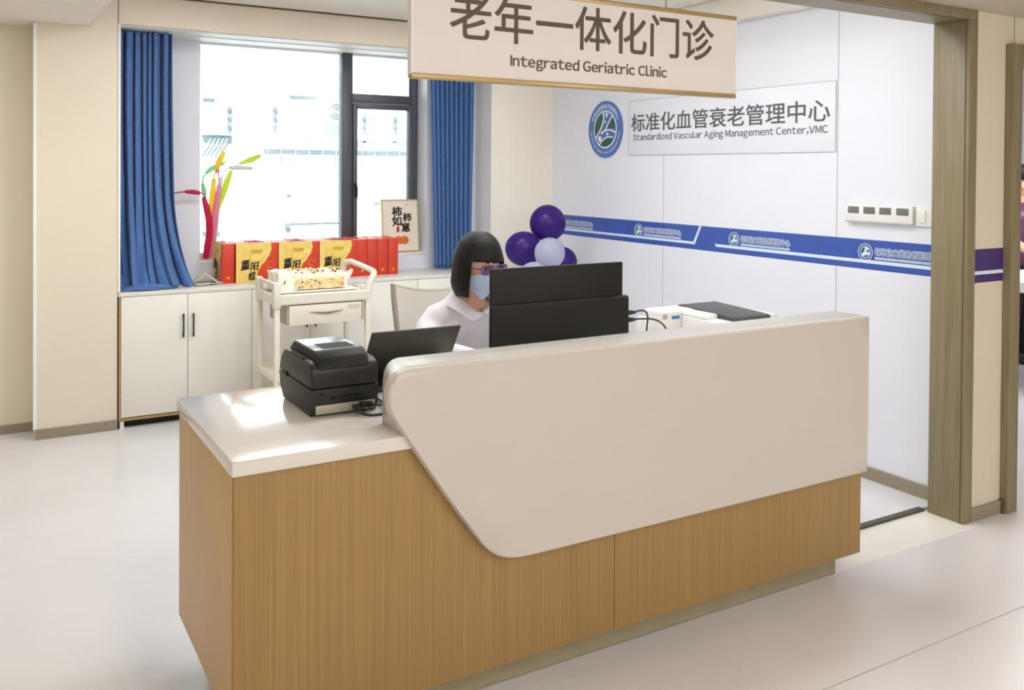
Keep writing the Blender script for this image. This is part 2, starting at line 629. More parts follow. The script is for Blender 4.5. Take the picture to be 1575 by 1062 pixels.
# portal
po = MB()
po.box(3.73, 3.79, 2.385, 2.56, 0, 2.228, bev=0.002)
po.box(-4.0, 3.79, 2.385, 2.56, 2.228, 2.272, bev=0.002)
struct(po.build('trim_portal', M_portal))
sbox('wall_portal_head', M_wallc, 0.55, 3.88, 2.40, 2.555, 2.272, 2.7)
sbox('trim_17', M_seamd, 3.728, 3.7305, 2.400, 2.404, 0, 2.226)
sbox('trim_18', M_seamd, 0.5, 3.73, 2.400, 2.404, 2.2265, 2.2285)
# doorway on the right
df = MB()
df.box(4.024, 4.105, 2.365, 2.57, 0, 2.145, bev=0.003)
df.box(4.105, 4.95, 2.365, 2.57, 2.07, 2.145, bev=0.003)
df.box(4.95, 5.03, 2.365, 2.57, 0, 2.145, bev=0.003)
struct(df.build('door_1', M_portal))

# ------------------------------------------------------------------ window
win = thing('window_1', (2.08, 6.4, 0.93), None, None)
win['kind'] = 'structure'
f = MB()
f.box(1.255, 1.29, 6.37, 6.44, 0.93, 2.43, .003)
f.box(2.866, 2.907, 6.37, 6.44, 0.93, 2.43, .003)
f.box(1.29, 2.866, 6.37, 6.44, 2.40, 2.43, .003)
f.box(1.29, 2.866, 6.37, 6.44, 0.93, 0.97, .003)
f.build('window_frame', M_white, win)
MB().box(2.297, 2.378, 6.36, 6.44, 0.965, 2.412, .004).build('mullion', M_alu, win)
MB().box(2.378, 2.866, 6.362, 6.44, 2.048, 2.115, .004).build('transom', M_alu, win)
MB().box(2.866, 2.907, 6.362, 6.445, 0.965, 2.412, .004).build('frame_jamb', M_alu, win)
s = MB()
s.box(2.380, 2.412, 6.345, 6.40, 0.975, 2.044, .004)
s.box(2.826, 2.864, 6.345, 6.40, 0.975, 2.044, .004)
s.box(2.412, 2.826, 6.345, 6.40, 2.003, 2.044, .004)
s.box(2.412, 2.826, 6.345, 6.40, 0.975, 1.02, .004)
sash = s.build('sash', M_alu, win)
h = MB().box(2.384, 2.398, 6.322, 6.345, 1.41, 1.45, .003).tube([(2.391, 6.318, 1.44), (2.393, 6.312, 1.40), (2.393, 6.314, 1.345)], [.009, .011, .009], 10, round_ends=True)
h.build('window_handle', M_black2, sash)
MB().box(2.412, 2.826, 6.37, 6.376, 1.02, 2.003).build('pane', M_glass, win)
MB().box(1.29, 2.297, 6.40, 6.406, 0.97, 2.40).build('pane', M_glass, win)
MB().box(2.378, 2.866, 6.40, 6.406, 2.115, 2.40).build('pane', M_glass, win)
sbox('windowsill', M_white, 1.2515, 2.9085, 6.195, 6.44, 0.9155, 0.93, bev=.002)

# ------------------------------------------------------------------ outside: building across the yard
b = thing('building', (5, 14, -6), 'pale building across the yard seen through the window, with ledges, louvres and air conditioner', 'building')
M_fac = mat('facade_white', (238, 240, 242), 0.8, var=0.03, scale=1.5)
M_fgrey = mat('facade_greyblue', (160, 172, 186), 0.5, var=0.06)
M_fdk = mat('facade_dark', (118, 122, 128), 0.6)
M_fwin = mat('facade_window', (174, 188, 202), 0.4, var=0.05)
MB().box(-6, 18, 14, 15, -6, 9).build('facade', M_fac, b)
w = MB().box(4.137, 5.0, 13.94, 14.0, 1.49, 1.572); w.box(4.137, 4.21, 13.94, 14.0, 1.15, 1.49)
w.build('window_head', M_fgrey, b)
w = MB().box(4.21, 5.0, 13.95, 13.98, 0.70, 1.49)
wn = w.build('window', M_fac, b)
for x in (4.22, 4.52, 4.60, 4.76, 4.97):
    MB().box(x, x + .02, 13.93, 13.97, .70, 1.49).build('window_bar', M_fgrey, wn)
MB().box(4.12, 4.19, 13.9, 14, .63, .70).build('drain_outlet', M_fdk, b)
MB().box(4.18, 4.62, 13.93, 14.0, 2.70, 2.955, .01).build('window', M_fgrey, b)
MB().box(4.70, 5.02, 13.95, 14.0, 2.70, 2.93, .01).build('window', M_fwin, b)
MB().box(5.6, 6.6, 13.95, 14.0, 1.0, 1.7, .01).build('window', M_fwin, b)
MB().box(2.86, 3.03, 13.93, 14.0, 2.60, 3.9).build('corner_pipe', M_fgrey, b)
MB().box(2.86, 3.1, 13.9, 14.0, 0.6, 1.58).build('shutter', M_fwin, b)
w = MB().box(3.78, 6.8, 13.85, 14.0, 2.02, 2.08); w.box(3.78, 6.8, 13.9, 14, 1.86, 1.90)
w.build('ledge', M_fac, b)
for i in range(14):
    x = 3.8 + i * .22
    MB().box(x, x + .012, 13.86, 13.88, 1.76, 2.03).build('ledge_bar', M_fgrey, b)
w = MB().box(2.85, 3.27, 13.85, 14, 2.05, 2.075)
for i in range(5):
    w.tube([(3.0 + i * .06, 13.9, 2.06), (2.86 + i * .06, 13.97, 1.75)], .012, 6)
w.build('bracket_shelf', M_fgrey, b)
for (x, zt) in ((3.23, 2.50), (3.93, 2.52), (5.40, 2.44), (5.95, 2.45)):
    for k in range(4):
        w = MB()
        w.prism([(x, zt - k * .13), (x + .06, zt - k * .13 - .02), (x + .02, zt - k * .13 - .055), (x - .01, zt - k * .13 - .06)], 'y', 13.9, 14.0)
        w.build('louvre', M_fdk, b)
w = MB().box(4.66, 5.06, 13.7, 14, 2.26, 2.66, .02)
ac = w.build('air_conditioner', M_fac, b)
w = MB()
for r_ in (.12, .085, .05):
    w.tube([(4.86 + r_ * cos(a * PI / 12), 13.69, 2.465 + r_ * sin(a * PI / 12)) for a in range(25)], .008, 6)
w.box(4.85, 4.87, 13.68, 13.70, 2.345, 2.585)
w.build('fan_grille', M_fdk, ac)
sbox('ground', mat('yard_concrete', (190, 190, 186), 0.9, var=0.08), -6, 18, 6.5, 14, -6.1, -6.0)

# ================================================================== RECEPTION DESK
def oak_mat():
    m = mat('desk_oak', (146, 116, 68), 0.45, scale=5, stretch=(26, 26, 0.25), rgb2=(164, 133, 82), detail=8)
    return m
M_oak = oak_mat()
desk = thing('reception_desk', (1.7, 2.6, 0), 'long oak reception desk with white worktop and rounded white front panel', 'reception desk')
DF = 2.278
o_ = MB()
o_.box(0.545, 1.731, DF, DF + .018, 0.094, 0.782, .001)
o_.box(1.7335, 2.908, DF, DF + .018, 0.094, 0.782, .001)
o_.build('front_cladding', M_oak, desk)
MB().box(0.543, 0.561, DF + .018, 2.985, 0.13, 0.782, .001).build('end_panel', mat('desk_oak_plain', (200, 168, 122), 0.5, scale=3, var=0.05), desk)
MB().box(2.890, 2.908, DF + .018, 2.985, 0.094, 0.782, .001).build('end_panel', M_solid, desk)
MB().box(1.7313, 1.7332, DF + .004, DF + .02, 0.094, 0.5).build('cladding_joint', M_dark, desk)
MB().box(0.62, 2.85, 2.345, 2.93, 0.0, 0.13).build('plinth', mat('plinth_grey', (150, 142, 116), 0.45, var=0.06), desk)
MB().box(0.561, 2.89, 2.296, 2.93, 0.13, 0.16).build('base_board', M_base, desk)
MB().box(0.536, 2.908, 2.262, 2.992, 0.782, 0.821, bev=.004, seg=3).build('worktop', M_top, desk)
# front panel: outline in the plane of its face, lofted back to a slightly smaller outline
raw = [(1.013, 1.008), (0.985, 1.003), (0.962, 0.988), (0.948, 0.964), (0.944, 0.936), (0.948, 0.908), (0.958, 0.884), (0.981, 0.846), (1.023, 0.782),
       (1.066, 0.718), (1.149, 0.597), (1.233, 0.485), (1.252, 0.463), (1.277, 0.442), (1.306, 0.426), (1.34, 0.417), (1.38, 0.413), (1.44, 0.413),
       (2.900, 0.413), (2.906, 0.419), (2.906, 1.002), (2.900, 1.008)]
YF, YB = 2.243, 2.412
pn = MB()
ins = lambda p, d: (p[0] + (d if p[0] < 1.3 else (-d if p[0] > 2.8 else 0)), p[1] + (d if p[1] < 0.5 else (-d if p[1] > 0.99 else 0)))
raw = chaikin(raw, True, 2)
ringF = [(*ins(p, .005)[:1], YF, ins(p, .005)[1]) for p in raw]
ring1 = [(p[0], YF + .005, p[1]) for p in raw]
ring2 = [(p[0], DF - .001, p[1]) for p in raw]
pn.loft([ringF, ring1, ring2])
pn.build('front_panel', M_solid, desk, smooth=40)
up = MB()
top = [(1.013, 1.008), (0.985, 1.003), (0.962, 0.988), (0.948, 0.964), (0.944, 0.936), (0.948, 0.908), (0.958, 0.884), (0.981, 0.846), (0.996, 0.8215)]
back = [(1.040, 1.006), (1.022, 1.002), (1.008, 0.991), (0.999, 0.976), (0.995, 0.955), (0.9935, 0.925), (0.9935, 0.890), (0.9935, 0.85), (0.9935, 0.8215)]
tail = [(2.906, 0.8215), (2.906, 1.002), (2.900, 1.008)]
tailb = [(2.906, 0.8215), (2.906, 1.000), (2.900, 1.006)]
top = chaikin(top); back = chaikin(back)
rA = [(p[0], DF - .0005, p[1]) for p in top + tail]
rB = [(q[0], YB - .006, q[1]) for q in back + tailb]
rC = [(q[0] + (.005 if q[0] < 2 else -.005), YB, q[1] - (.005 if q[1] > .99 else 0)) for q in back + tailb]
rM = [tuple((Vector(a) * (1 - t) + Vector(c) * t)) for t in (.35,) for a, c in zip(rA, rB)]
up.loft([rA, rM, rB, rC])
up.build('upstand', M_solid, desk, smooth=45)

# ------------------------------------------------------------------ label printer
lp = thing('label_printer', (0.94, 2.7, 0.821), 'black label printer on the left end of the white worktop', 'label printer')
def rr_side(y0, y1, z0, z1):
    return [(y0 + .006, z0), (y0, z0 + .03), (y0 - .004, (z0 + z1) / 2), (y0, z1)]
x0, x1 = 0.832, 1.040
prof = [(2.562, .823), (2.556, .85), (2.552, .895), (2.552, .902)]
lowp = [(2.566, .823), (2.556, .846), (2.552, .902), (2.885, .902), (2.872, .858), (2.835, .823)]
MB().prism(lowp, 'x', x0, x1, bev=.0015).build('lower_body', M_black, lp)
upp = [(2.552, .903), (2.552, .950), (2.557, .966), (2.572, .977), (2.60, .981), (2.83, .978), (2.862, .955), (2.882, .915), (2.884, .903)]
MB().prism(upp, 'x', x0, x1, bev=.007, seg=3).build('upper_cover', M_black, lp)
lid = [(2.5515, .958), (2.556, .972), (2.570, .992), (2.588, 1.004), (2.604, 1.008), (2.80, 1.006), (2.845, .974), (2.845, .958)]
M_grey_lid = mat('printer_lid_grey', (150, 154, 162), 0.22, var=0.04)
lidb = MB().prism(lid, 'x', x0 + .020, x1 - .028, bev=.006, seg=3)
l_ = lidb.build('lid', M_black2, lp)
MB().box(x0 + .027, x1 - .036, 2.606, 2.80, 1.0065, 1.0085, .001).build('lid_plate', M_grey_lid, l_)
MB().box(x0 + .055, x1 - .050, 2.620, 2.70, 1.0082, 1.0095).build('viewing_window', M_dark, l_)
MB().box(x0 - .001, x0 + .012, 2.64, 2.76, .979, .9835).build('latch', M_dark, lp)
MB().box(x0 + .012, x1 - .012, 2.5475, 2.556, .830, .856, .001).build('port_plate', mat('galvanised_plate', (176, 172, 158), 0.4, metal=0.5, var=0.05), lp)
MB().box(x0 + .06, x1 - .06, 2.5485, 2.556, .866, .876, .001).build('paper_slot', M_dark, lp)
MB().box(x0 + .026, x0 + .040, 2.5490, 2.556, .884, .892, .001).build('lock_hole', M_dark, lp)
MB().cyl((x0 - .0025, 2.80, .905), .009, .004, 'x', 16).build('side_badge', M_dark, lp)
pl = MB()
for (x, z) in ((.965, .842), (.985, .848), (1.005, .846)):
    pl.box(x - .009, x + .009, 2.520, 2.549, z - .007, z + .007, .002)
pl.build('plug', M_black, lp)
tag(MB().tube(spline([(.965, 2.520, .840), (.968, 2.50, .830), (1.0, 2.486, .826), (1.05, 2.50, .826), (1.075, 2.60, .827), (1.08, 2.70, .827)]), .0035, 8).build('power_cable', M_black),
    'black power cable looping from behind the label printer along the worktop', 'cable')
tag(MB().tube(spline([(1.003, 2.519, .847), (1.01, 2.505, .850), (1.03, 2.500, .848), (1.05, 2.53, .838), (1.06, 2.60, .8245), (1.062, 2.66, .8245)]), .003, 8).build('data_cable', M_black),
    'thin black data cable curving over from the label printer plugs', 'cable')

# ------------------------------------------------------------------ laptop
lt = thing('laptop', (1.26, 2.9, 0.821), 'open dark grey laptop beside the label printer, its lid back to the viewer', 'laptop')
M_lap = mat('laptop_shell', (74, 72, 66), 0.42, metal=0.3, var=0.05)
MB().box(1.098, 1.424, 2.745, 2.982, .8225, .838, .003).xf(rot_at((1.26, 2.9, .82), 'Z', 0)).build('keyboard_base', M_lap, lt)
ld = MB().box(1.098, 1.424, 2.74, 2.747, .842, 1.052, .003).xf(rot_at((1.26, 2.745, .842), 'X', math.radians(33)))
ld.xf(Matrix.Translation((0, .122, 0)))
ld.build('lid', M_lap, lt)
MB().tube([(1.13, 2.868, .842), (1.39, 2.868, .842)], .007, 10).build('hinge', M_black2, lt)
MB().box(1.115, 1.407, 2.875, 2.965, .838, .8395).build('keys', M_black2, lt)

# ------------------------------------------------------------------ monitor
mo = thing('monitor', (1.77, 2.68, 0.821), 'large black computer monitor seen from behind, in front of the seated woman', 'monitor')
MB().box(1.489, 2.046, 2.655, 2.672, .870, 1.2155, .004).build('screen_panel', M_black2, mo)
MB().box(1.4985, 2.036, 2.671, 2.6735, .885, 1.205).build('screen_glass', mat('screen_dark', (20, 22, 26), 0.1), mo)
mh = MB().prism([(2.656, 1.094), (2.640, 1.092), (2.634, 1.086), (2.632, .872), (2.656, .870)], 'x', 1.480, 2.060, bev=.004, seg=3)
mh.build('rear_housing', M_black2, mo)
MB().box(1.70, 1.84, 2.60, 2.635, .83, .95, .006).build('stand_neck', M_black2, mo)
MB().box(1.64, 1.90, 2.54, 2.74, .8215, .834, .005).build('stand_foot', M_black2, mo)
for k, (z, e) in enumerate(((1.027, (2.20, 2.70, .965)), (1.000, (2.30, 2.76, .955)))):
    c = thing('monitor_cable', (2.06, 2.64, .83), ('black cable with thick plug arching from the monitor side, upper of the two', 'black cable with thick plug leaving the monitor side, lower of the two')[k], 'cable', 'cables at the monitor side')
    MB().tube([(2.058, 2.645, z), (2.075, 2.646, z), (2.10, 2.648, z - .001)], [.008, .0095, .005], 10).build('plug', M_black, c)
    if k == 0:
        pts = [(2.095, 2.648, z), (2.13, 2.655, z + .002), (2.165, 2.67, z - .006), (2.185, 2.68, z - .03), (2.188, 2.69, z - .09), (2.188, 2.70, .8265)]
    else:
        pts = [(2.095, 2.648, z), (2.15, 2.66, z - .004), (2.22, 2.68, z - .016), (2.28, 2.70, z - .045), (2.315, 2.70, .90), (2.32, 2.70, .8265)]
    MB().tube(spline(pts), .0035, 8).build('wire', M_black, c)

# ------------------------------------------------------------------ white printer on the desk
wp = thing('desktop_printer', (2.62, 2.8, 0.821), 'white desktop printer with dark output tray on the right of the desk', 'printer')
MB().box(2.395, 2.80, 2.852, 2.965, .8225, .978, .010, 3).build('body', M_wpl, wp)
MB().box(2.50, 2.80, 2.605, 2.850, .8225, .958, .008, 3).build('front_section', M_wpl, wp)
MB().prism([(2.612, .958), (2.618, .972), (2.66, .976), (2.935, .985), (2.95, .9785), (2.853, .9785), (2.853, .958)], 'x', 2.565, 2.768, bev=.002).build('output_tray', M_tray, wp)
MB().box(2.770, 2.80, 2.607, 2.848, .957, .974, .004).build('right_edge', M_wpl, wp)
MB().prism([(2.502, .957), (2.502, .968), (2.53, .976), (2.556, .978), (2.562, .974), (2.562, .957)], 'y', 2.70, 2.848, bev=.003).build('paper_flap', M_wpl, wp)
for k in range(3):
    MB().box(2.52, 2.76, 2.603, 2.607, .925 + k * .010, .928 + k * .010).build('front_slot', M_seam, wp)
MB().box(2.405, 2.428, 2.8495, 2.8535, .945, .965, .001).build('button', M_seam, wp)
MB().box(2.452, 2.492, 2.8505, 2.8525, .942, .956).build('blue_sticker', mat('sticker_blue', (60, 130, 190), 0.5), wp)
tag(MB().prism([(2.345, 2.90), (2.372, 2.89), (2.372, 2.95), (2.350, 2.955)], 'z', .822, .950, .005).build('card_reader', M_wpl),
    'small white device squeezed between the monitor cables and desktop printer', 'device')

# ================================================================== BACK CABINETS
M_slab = mat('cabinet_top_slab', (222, 219, 212), 0.25, var=0.02)
tag(MB().box(0.702, 3.878, 5.742, 6.198, 0.785, 0.810, bev=.003).build('countertop', M_slab),
    'long pale countertop over the white cabinets below the window', 'countertop')
cab_lab = ['white two-door floor cabinet with black handles beside the left pillar',
           'white two-door floor cabinet standing behind the trolley',
           'white two-door floor cabinet behind the grey office chair',
           'white two-door floor cabinet in the corner below the round balloons']
xs = [0.704, 1.482, 2.243, 3.02, 3.80]
for k in range(4):
    a, c = xs[k], xs[k + 1]
    m_ = (a + c) / 2
    cb = thing('floor_cabinet', (m_, 5.95, 0), cab_lab[k], 'cabinet', 'white cabinets under the window')
    bb = MB()
    bb.box(a, a + .016, 5.752, 6.19, .045, .784)
    bb.box(c - .016, c - .001, 5.765, 6.19, .045, .784)
    bb.box(a + .016, c - .016, 5.752, 6.19, .045, .062)
    bb.box(a + .016, c - .016, 6.17, 6.19, .062, .784)
    bb.box(a + .016, c - .016, 5.775, 6.17, .76, .784)
    if k == 3:
        pass
    bb.build('carcass', M_edge, cb)
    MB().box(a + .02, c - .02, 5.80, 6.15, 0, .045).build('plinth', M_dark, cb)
    MB().box(a + .006, a + .03, 5.758, 5.80, 0, .045).build('foot', M_door, cb)
    for s_, (p, q) in enumerate(((a + (.012 if k == 0 else .0015), m_ - .0015), (m_ + .0015, c - .0015))):
        d = MB().box(p, q, 5.742, 5.762, .068, .783, .0015).build('door', M_door, cb)
        hx = m_ - .033 if s_ == 0 else m_ + .025
        hb = MB().box(hx, hx + .009, 5.716, 5.725, .52, .665, .002)
        hb.box(hx + .001, hx + .008, 5.724, 5.743, .53, .54).box(hx + .001, hx + .008, 5.724, 5.743, .645, .655)
        hb.build('handle', M_handle, d)
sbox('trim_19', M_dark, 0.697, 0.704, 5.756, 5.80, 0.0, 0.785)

# ------------------------------------------------------------------ curtains
def curtain_left():
    # folds: alternate depth, hanging, then billowing into a heap on the counter top
    def fn(u, v):
        k = max(0.0, (v - .60) / .40)
        z = 2.386 - v * (2.386 - 0.8155)
        wide = 0.304 + 0.030 * v ** 2 + 0.078 * k ** 2.2
        uu = u + .030 * sin(2 * PI * 1.7 * u + .5) + .013 * sin(2 * PI * 3.3 * u + 2 * v) + .018 * sin(9 * u + 5 * v) * v * (1 - u)
        ph = 2 * PI * 7.5 * uu + .5 * sin(4 * v)
        hi = (0.046 + 0.014 * sin(8 * u + 1)) * (1 - .6 * k)
        lo = .040 * k * sin(2 * PI * 2.3 * u + 1.1 + .8 * k) + .030 * k * sin(2 * PI * 4.1 * u - .6)
        sh_ = sin(ph)
        x = 0.722 + wide * u + .008 * cos(ph) * (1 if .02 < u < .98 else 0) + .022 * k * k * sin(7 * u + 2) * (1 if u > .02 else 0)
        y = 5.945 - hi * (2 * abs(sin(ph / 2)) ** .62 - 1) + lo - .030 * v ** 2 - .060 * k ** 1.6
        e = max(0.0, (v - .93) / .07)
        y -= .050 * e * (.55 + .45 * sin(2 * PI * 2.3 * u + 2.0))
        z += .016 * e * e * (1 + sin(2 * PI * 3.1 * u + .5)) * .5
        return Vector((max(.7145, x), max(5.752, min(6.15, y)), z))
    m = MB()
    m.grid(fn, 190, 90)
    t0 = len(m.bm.verts)
    for path, ra, rb_ in (([(.716, 5.83, .822), (.78, 5.795, .832), (.86, 5.775, .836), (.94, 5.785, .830), (1.00, 5.80, .822), (1.05, 5.82, .818)], .006, .015),
                          ([(.716, 5.78, .818), (.76, 5.768, .824), (.83, 5.764, .824), (.89, 5.768, .820), (.94, 5.775, .816)], .005, .010)):
        sp_ = spline(path, 8)
        nn = len(sp_) - 1
        m.tube(sp_, [ra + (rb_ - ra) * sin(PI * i / nn) ** .8 for i in range(nn + 1)], 14)
    m.bm.verts.ensure_lookup_table()
    for v in m.bm.verts[t0:]:
        v.co.z = max(.8125, v.co.z)
        v.co.y = max(5.75, v.co.y)
        v.co.x = max(.7145, v.co.x)
    return m
o = curtain_left().build('curtain', M_cloth, None, 180)
sm = o.modifiers.new('thick', 'SOLIDIFY'); sm.thickness = 0.002
tag(o, 'blue curtain gathered at the left of the window, spilling onto the countertop', 'curtain', 'blue window curtains')
def curtain_right():
    def fn(u, v):
        z = 2.386 - v * (2.386 - 0.822)
        x = 2.862 + .012 * v + u * (.366 - .03 * v)
        x += .035 * v * (1 - u)
        amp = .012 + .022 * min(1, u / .25)
        y = 6.05 + amp * sin(2 * PI * 9.5 * u ** .85 + .6 * v * sin(6 * u)) - .01 * u
        return Vector((x, y, z))
    m = MB()
    m.grid(fn, 150, 40)
    return m
o = curtain_right().build('curtain', M_cloth, None, 180)
sm = o.modifiers.new('thick', 'SOLIDIFY'); sm.thickness = 0.002
tag(o, 'blue curtain hanging straight at the right of the window, behind the seated woman', 'curtain', 'blue window curtains')
tag(MB().box(0.72, 3.32, 5.97, 6.03, 2.386, 2.392).build('curtain_track', M_wpl), 'white curtain track along the top of the window recess', 'curtain track')

# ------------------------------------------------------------------ gift boxes
def gift():
    r = thing('gift_box', (0, 0, 0), 'x', 'gift box', 'cake gift boxes on the countertop')
    w, d, hh = .274, .0735, .254
    MB().box(-w / 2, w / 2, 0, d, 0, hh, .0015).build('carton', M_red, r, local=True)
    # yellow printed face on the front with a wavy right edge
    edge = [(.40, hh), (.395, .20), (.37, .165), (.315, .125), (.26, .09), (.255, .06), (.29, .03), (.34, 0.0)]
    def E(z):
        pts = [(hh, .335), (.215, .34), (.18, .325), (.14, .285), (.10, .235), (.065, .205), (.035, .20), (.012, .215), (0, .235)]
        for (za, xa), (zb, xb) in zip(pts, pts[1:]):
            if zb <= z <= za:
                t = (z - zb) / (za - zb)
                t = t * t * (3 - 2 * t)
                return xb + (xa - xb) * t
        return pts[-1][1]
    def poly(off):
        zz = [hh * i / 24 for i in range(25)]
        return [(-w / 2 + .0008, 0.0005)] + [(-w / 2 + E(z) * w / .40 * .97 + off, min(max(z, .0005), hh - .0005)) for z in zz] + [(-w / 2 + .0008, hh - .0005)]
    MB().prism(poly(.006), 'y', -.0008, .0002).build('gold_edge', M_gold2, r, local=True)
    fp = MB().prism(poly(0), 'y', -.0014, .0002).build('printed_face', M_gold, r, local=True)
    t = MB()
    R, U = (1, 0, 0), (0, 0, 1)
    text_into(t, '重', (-.108, -.0024, .098), R, U, .058, .062, depth=.001, bold=.0012)
    text_into(t, '阳', (-.044, -.0024, .078), R, U, .050, .056, depth=.001, bold=.0012)
    text_into(t, '糕', (-.052, -.0024, .018), R, U, .046, .056, depth=.001, bold=.0012)
    for v in t.bm.verts:
        a, c_ = v.co.x, v.co.z
        v.co.x += .10 * (c_ - .1) + .0022 * sin(150 * c_ + 60 * a)
        v.co.z += .16 * a + .0026 * sin(120 * a + 50 * c_)
    t.build('lettering', M_ink, r, local=True)
    t = MB().prism([(-.045, .212), (.035, .212), (.028, .188), (-.035, .188)], 'y', -.0020, -.001)
    pts = [(.0 + .048 * cos(a), -.0016, .178 + .045 * sin(a)) for a in [PI * 1.0 + i * PI / 16 for i in range(17)]]
    t.tube(pts, .0025, 6)
    t.build('gold_emblem', M_gold2, r, local=True)
    t = MB()
    for k in range(3):
        t.tube([(.085 + .022 * cos(a) * (1 - .2 * k), -.0012, .11 - k * .032 + .018 * sin(a)) for a in [i * PI / 8 for i in range(14)]], .0014, 6)
    t.build('swirl_print', M_gold2, r, local=True)
    # narrow sides: small gold seal
    t = MB()
    t.box(w / 2 - .0005, w / 2 + .0008, d / 2 - .008, d / 2 + .008, .028, .044)
    t.box(-w / 2 - .0008, -w / 2 + .0005, d / 2 - .008, d / 2 + .008, .028, .044)
    t.build('side_seal', M_gold2, r, local=True)
    t = MB().tube([(-.05, d / 2, hh - .002), (-.045, d / 2 - .004, hh + .005), (-.02, d / 2 - .012, hh + .007), (.02, d / 2 - .012, hh + .007), (.045, d / 2 - .004, hh + .005), (.05, d / 2, hh - .002)], .0028, 6)
    t.build('handle', M_seal, r, local=True)
    return r
GZ = .8105
g0 = gift()
gx = [1.556, 1.834, 2.112]
names = ['first', 'second', 'third']
lead = ['yellow-faced red gift box at the front, nearest the leaflets', 'yellow-faced red gift box at the front, middle of the three facing the room', 'yellow-faced red gift box at the front, right behind the trolley handle']
mid = ['red gift box in the middle row, hidden behind the box nearest the leaflets', 'red gift box in the middle row, behind the middle facing box', 'red gift box in the middle row, behind the box at the trolley handle']
bak = ['red gift box in the back row, behind the box nearest the leaflets', 'red gift box in the back row, behind the middle facing box', 'red gift box in the back row, behind the box at the trolley handle']
first = True
for row in range(3):
    for i in range(3):
        g = g0 if first else copy_tree(g0)
        first = False
        g.location = (gx[i], 5.900 + row * .0765, GZ)
        g['label'] = (lead, mid, bak)[row][i]
def side_box(x, lab, y=6.047):
    g = copy_tree(g0)
    g.rotation_euler = (0, 0, -PI / 2)
    g.location = (x, y, GZ)
    g['label'] = lab
side_box(1.3375, 'red gift box turned sideways at the left end, yellow face to the curtain')
for k, lab in enumerate(('red gift box turned spine-out, directly right of the yellow faces', 'red gift box turned spine-out, second from the yellow faces',
                         'red gift box turned spine-out, third from the yellow faces', 'red gift box turned spine-out at the right end, by the picture')):
    side_box(2.251 + k * .0762 + (0.002 if k == 3 else 0), lab, 6.052)

# ------------------------------------------------------------------ leaflets on the counter
def leaflet(x, y, rz, tilt, w, l, lab, zoff=0.0):
    m = MB()
    def fn(u, v):
        return Vector(((u - .5) * w, (v - .5) * l, .004 + tilt * (1 - abs(2 * u - 1)) + .004 * sin(PI * v)))
    m.grid(fn, 8, 6)
    ret = bmesh.ops.solidify(m.bm, geom=list(m.bm.faces), thickness=.003)
    o = m.build('leaflet', M_paper, None, 60, local=True)
    o.location = (x, y, .8125 + zoff)
    o.rotation_euler = (0, 0, rz)
    return tag(o, lab, 'leaflet', 'leaflets beside the gift boxes')
leaflet(1.24, 5.95, .35, .004, .20, .15, 'pale folded leaflet lying flat at the bottom of the small pile')
leaflet(1.235, 5.955, -.15, .055, .15, .13, 'pale leaflet standing folded like a tent beside the gift boxes', .0105)

# ------------------------------------------------------------------ framed calligraphy
pf = thing('picture', (2.73, 6.27, .93), 'small framed calligraphy picture with two orange persimmons, leaning on the windowsill', 'picture')
def pic(mb):
    # authored upright in local X (0..w) and Z (0..h), front at y=0
    mb.xf(Matrix.Translation((2.573, 6.232, .9335)) @ Matrix.Rotation(math.radians(3.5), 4, 'Z') @ Matrix.Rotation(math.radians(-5), 4, 'X'))
    return mb
pw, ph = .305, .395
fr = MB().box(0, pw, 0, .018, 0, .008).box(0, pw, 0, .018, ph - .008, ph).box(0, .008, 0, .018, 0, ph).box(pw - .008, pw, 0, .018, 0, ph)
pic(fr).build('frame', M_frame, pf)
pic(MB().box(.006, pw - .006, .004, .014, .006, ph - .006)).build('canvas', M_canvas, pf)
t = MB()
for ch, x, z, s_ in (('柿', .085, .265, .082), ('如', .085, .195, .078), ('柿', .175, .225, .072), ('意', .160, .150, .072)):
    text_into(t, ch, (x, .0035, z), (1, 0, 0), (0, 0, 1), s_, s_ * .95, depth=.001, bold=.0022)
for v in t.bm.verts:
    a, c_ = v.co.x, v.co.z
    v.co.x += .0022 * sin(130 * c_ + 50 * a)
    v.co.z += .0026 * sin(110 * a + 40 * c_)
pic(t).build('lettering', M_ink, pf)
pic(MB().prism([(.118, .150), (.128, .148), (.140, .152), (.142, .185), (.130, .195), (.120, .186)], 'y', .003, .005)).build('red_seal', M_seal, pf)
for x in (.135, .182):
    pic(MB().ell((x, .004 - (x - .135) * .01, .088), (.036, .0025, .032))).build('persimmon', M_orange, pf)
t = MB()
t.ell((.205, .0035, .355), (.004, .001, .006)); t.ell((.05, .0035, .135), (.005, .001, .003))
pic(t).build('brush_dots', M_seal, pf)

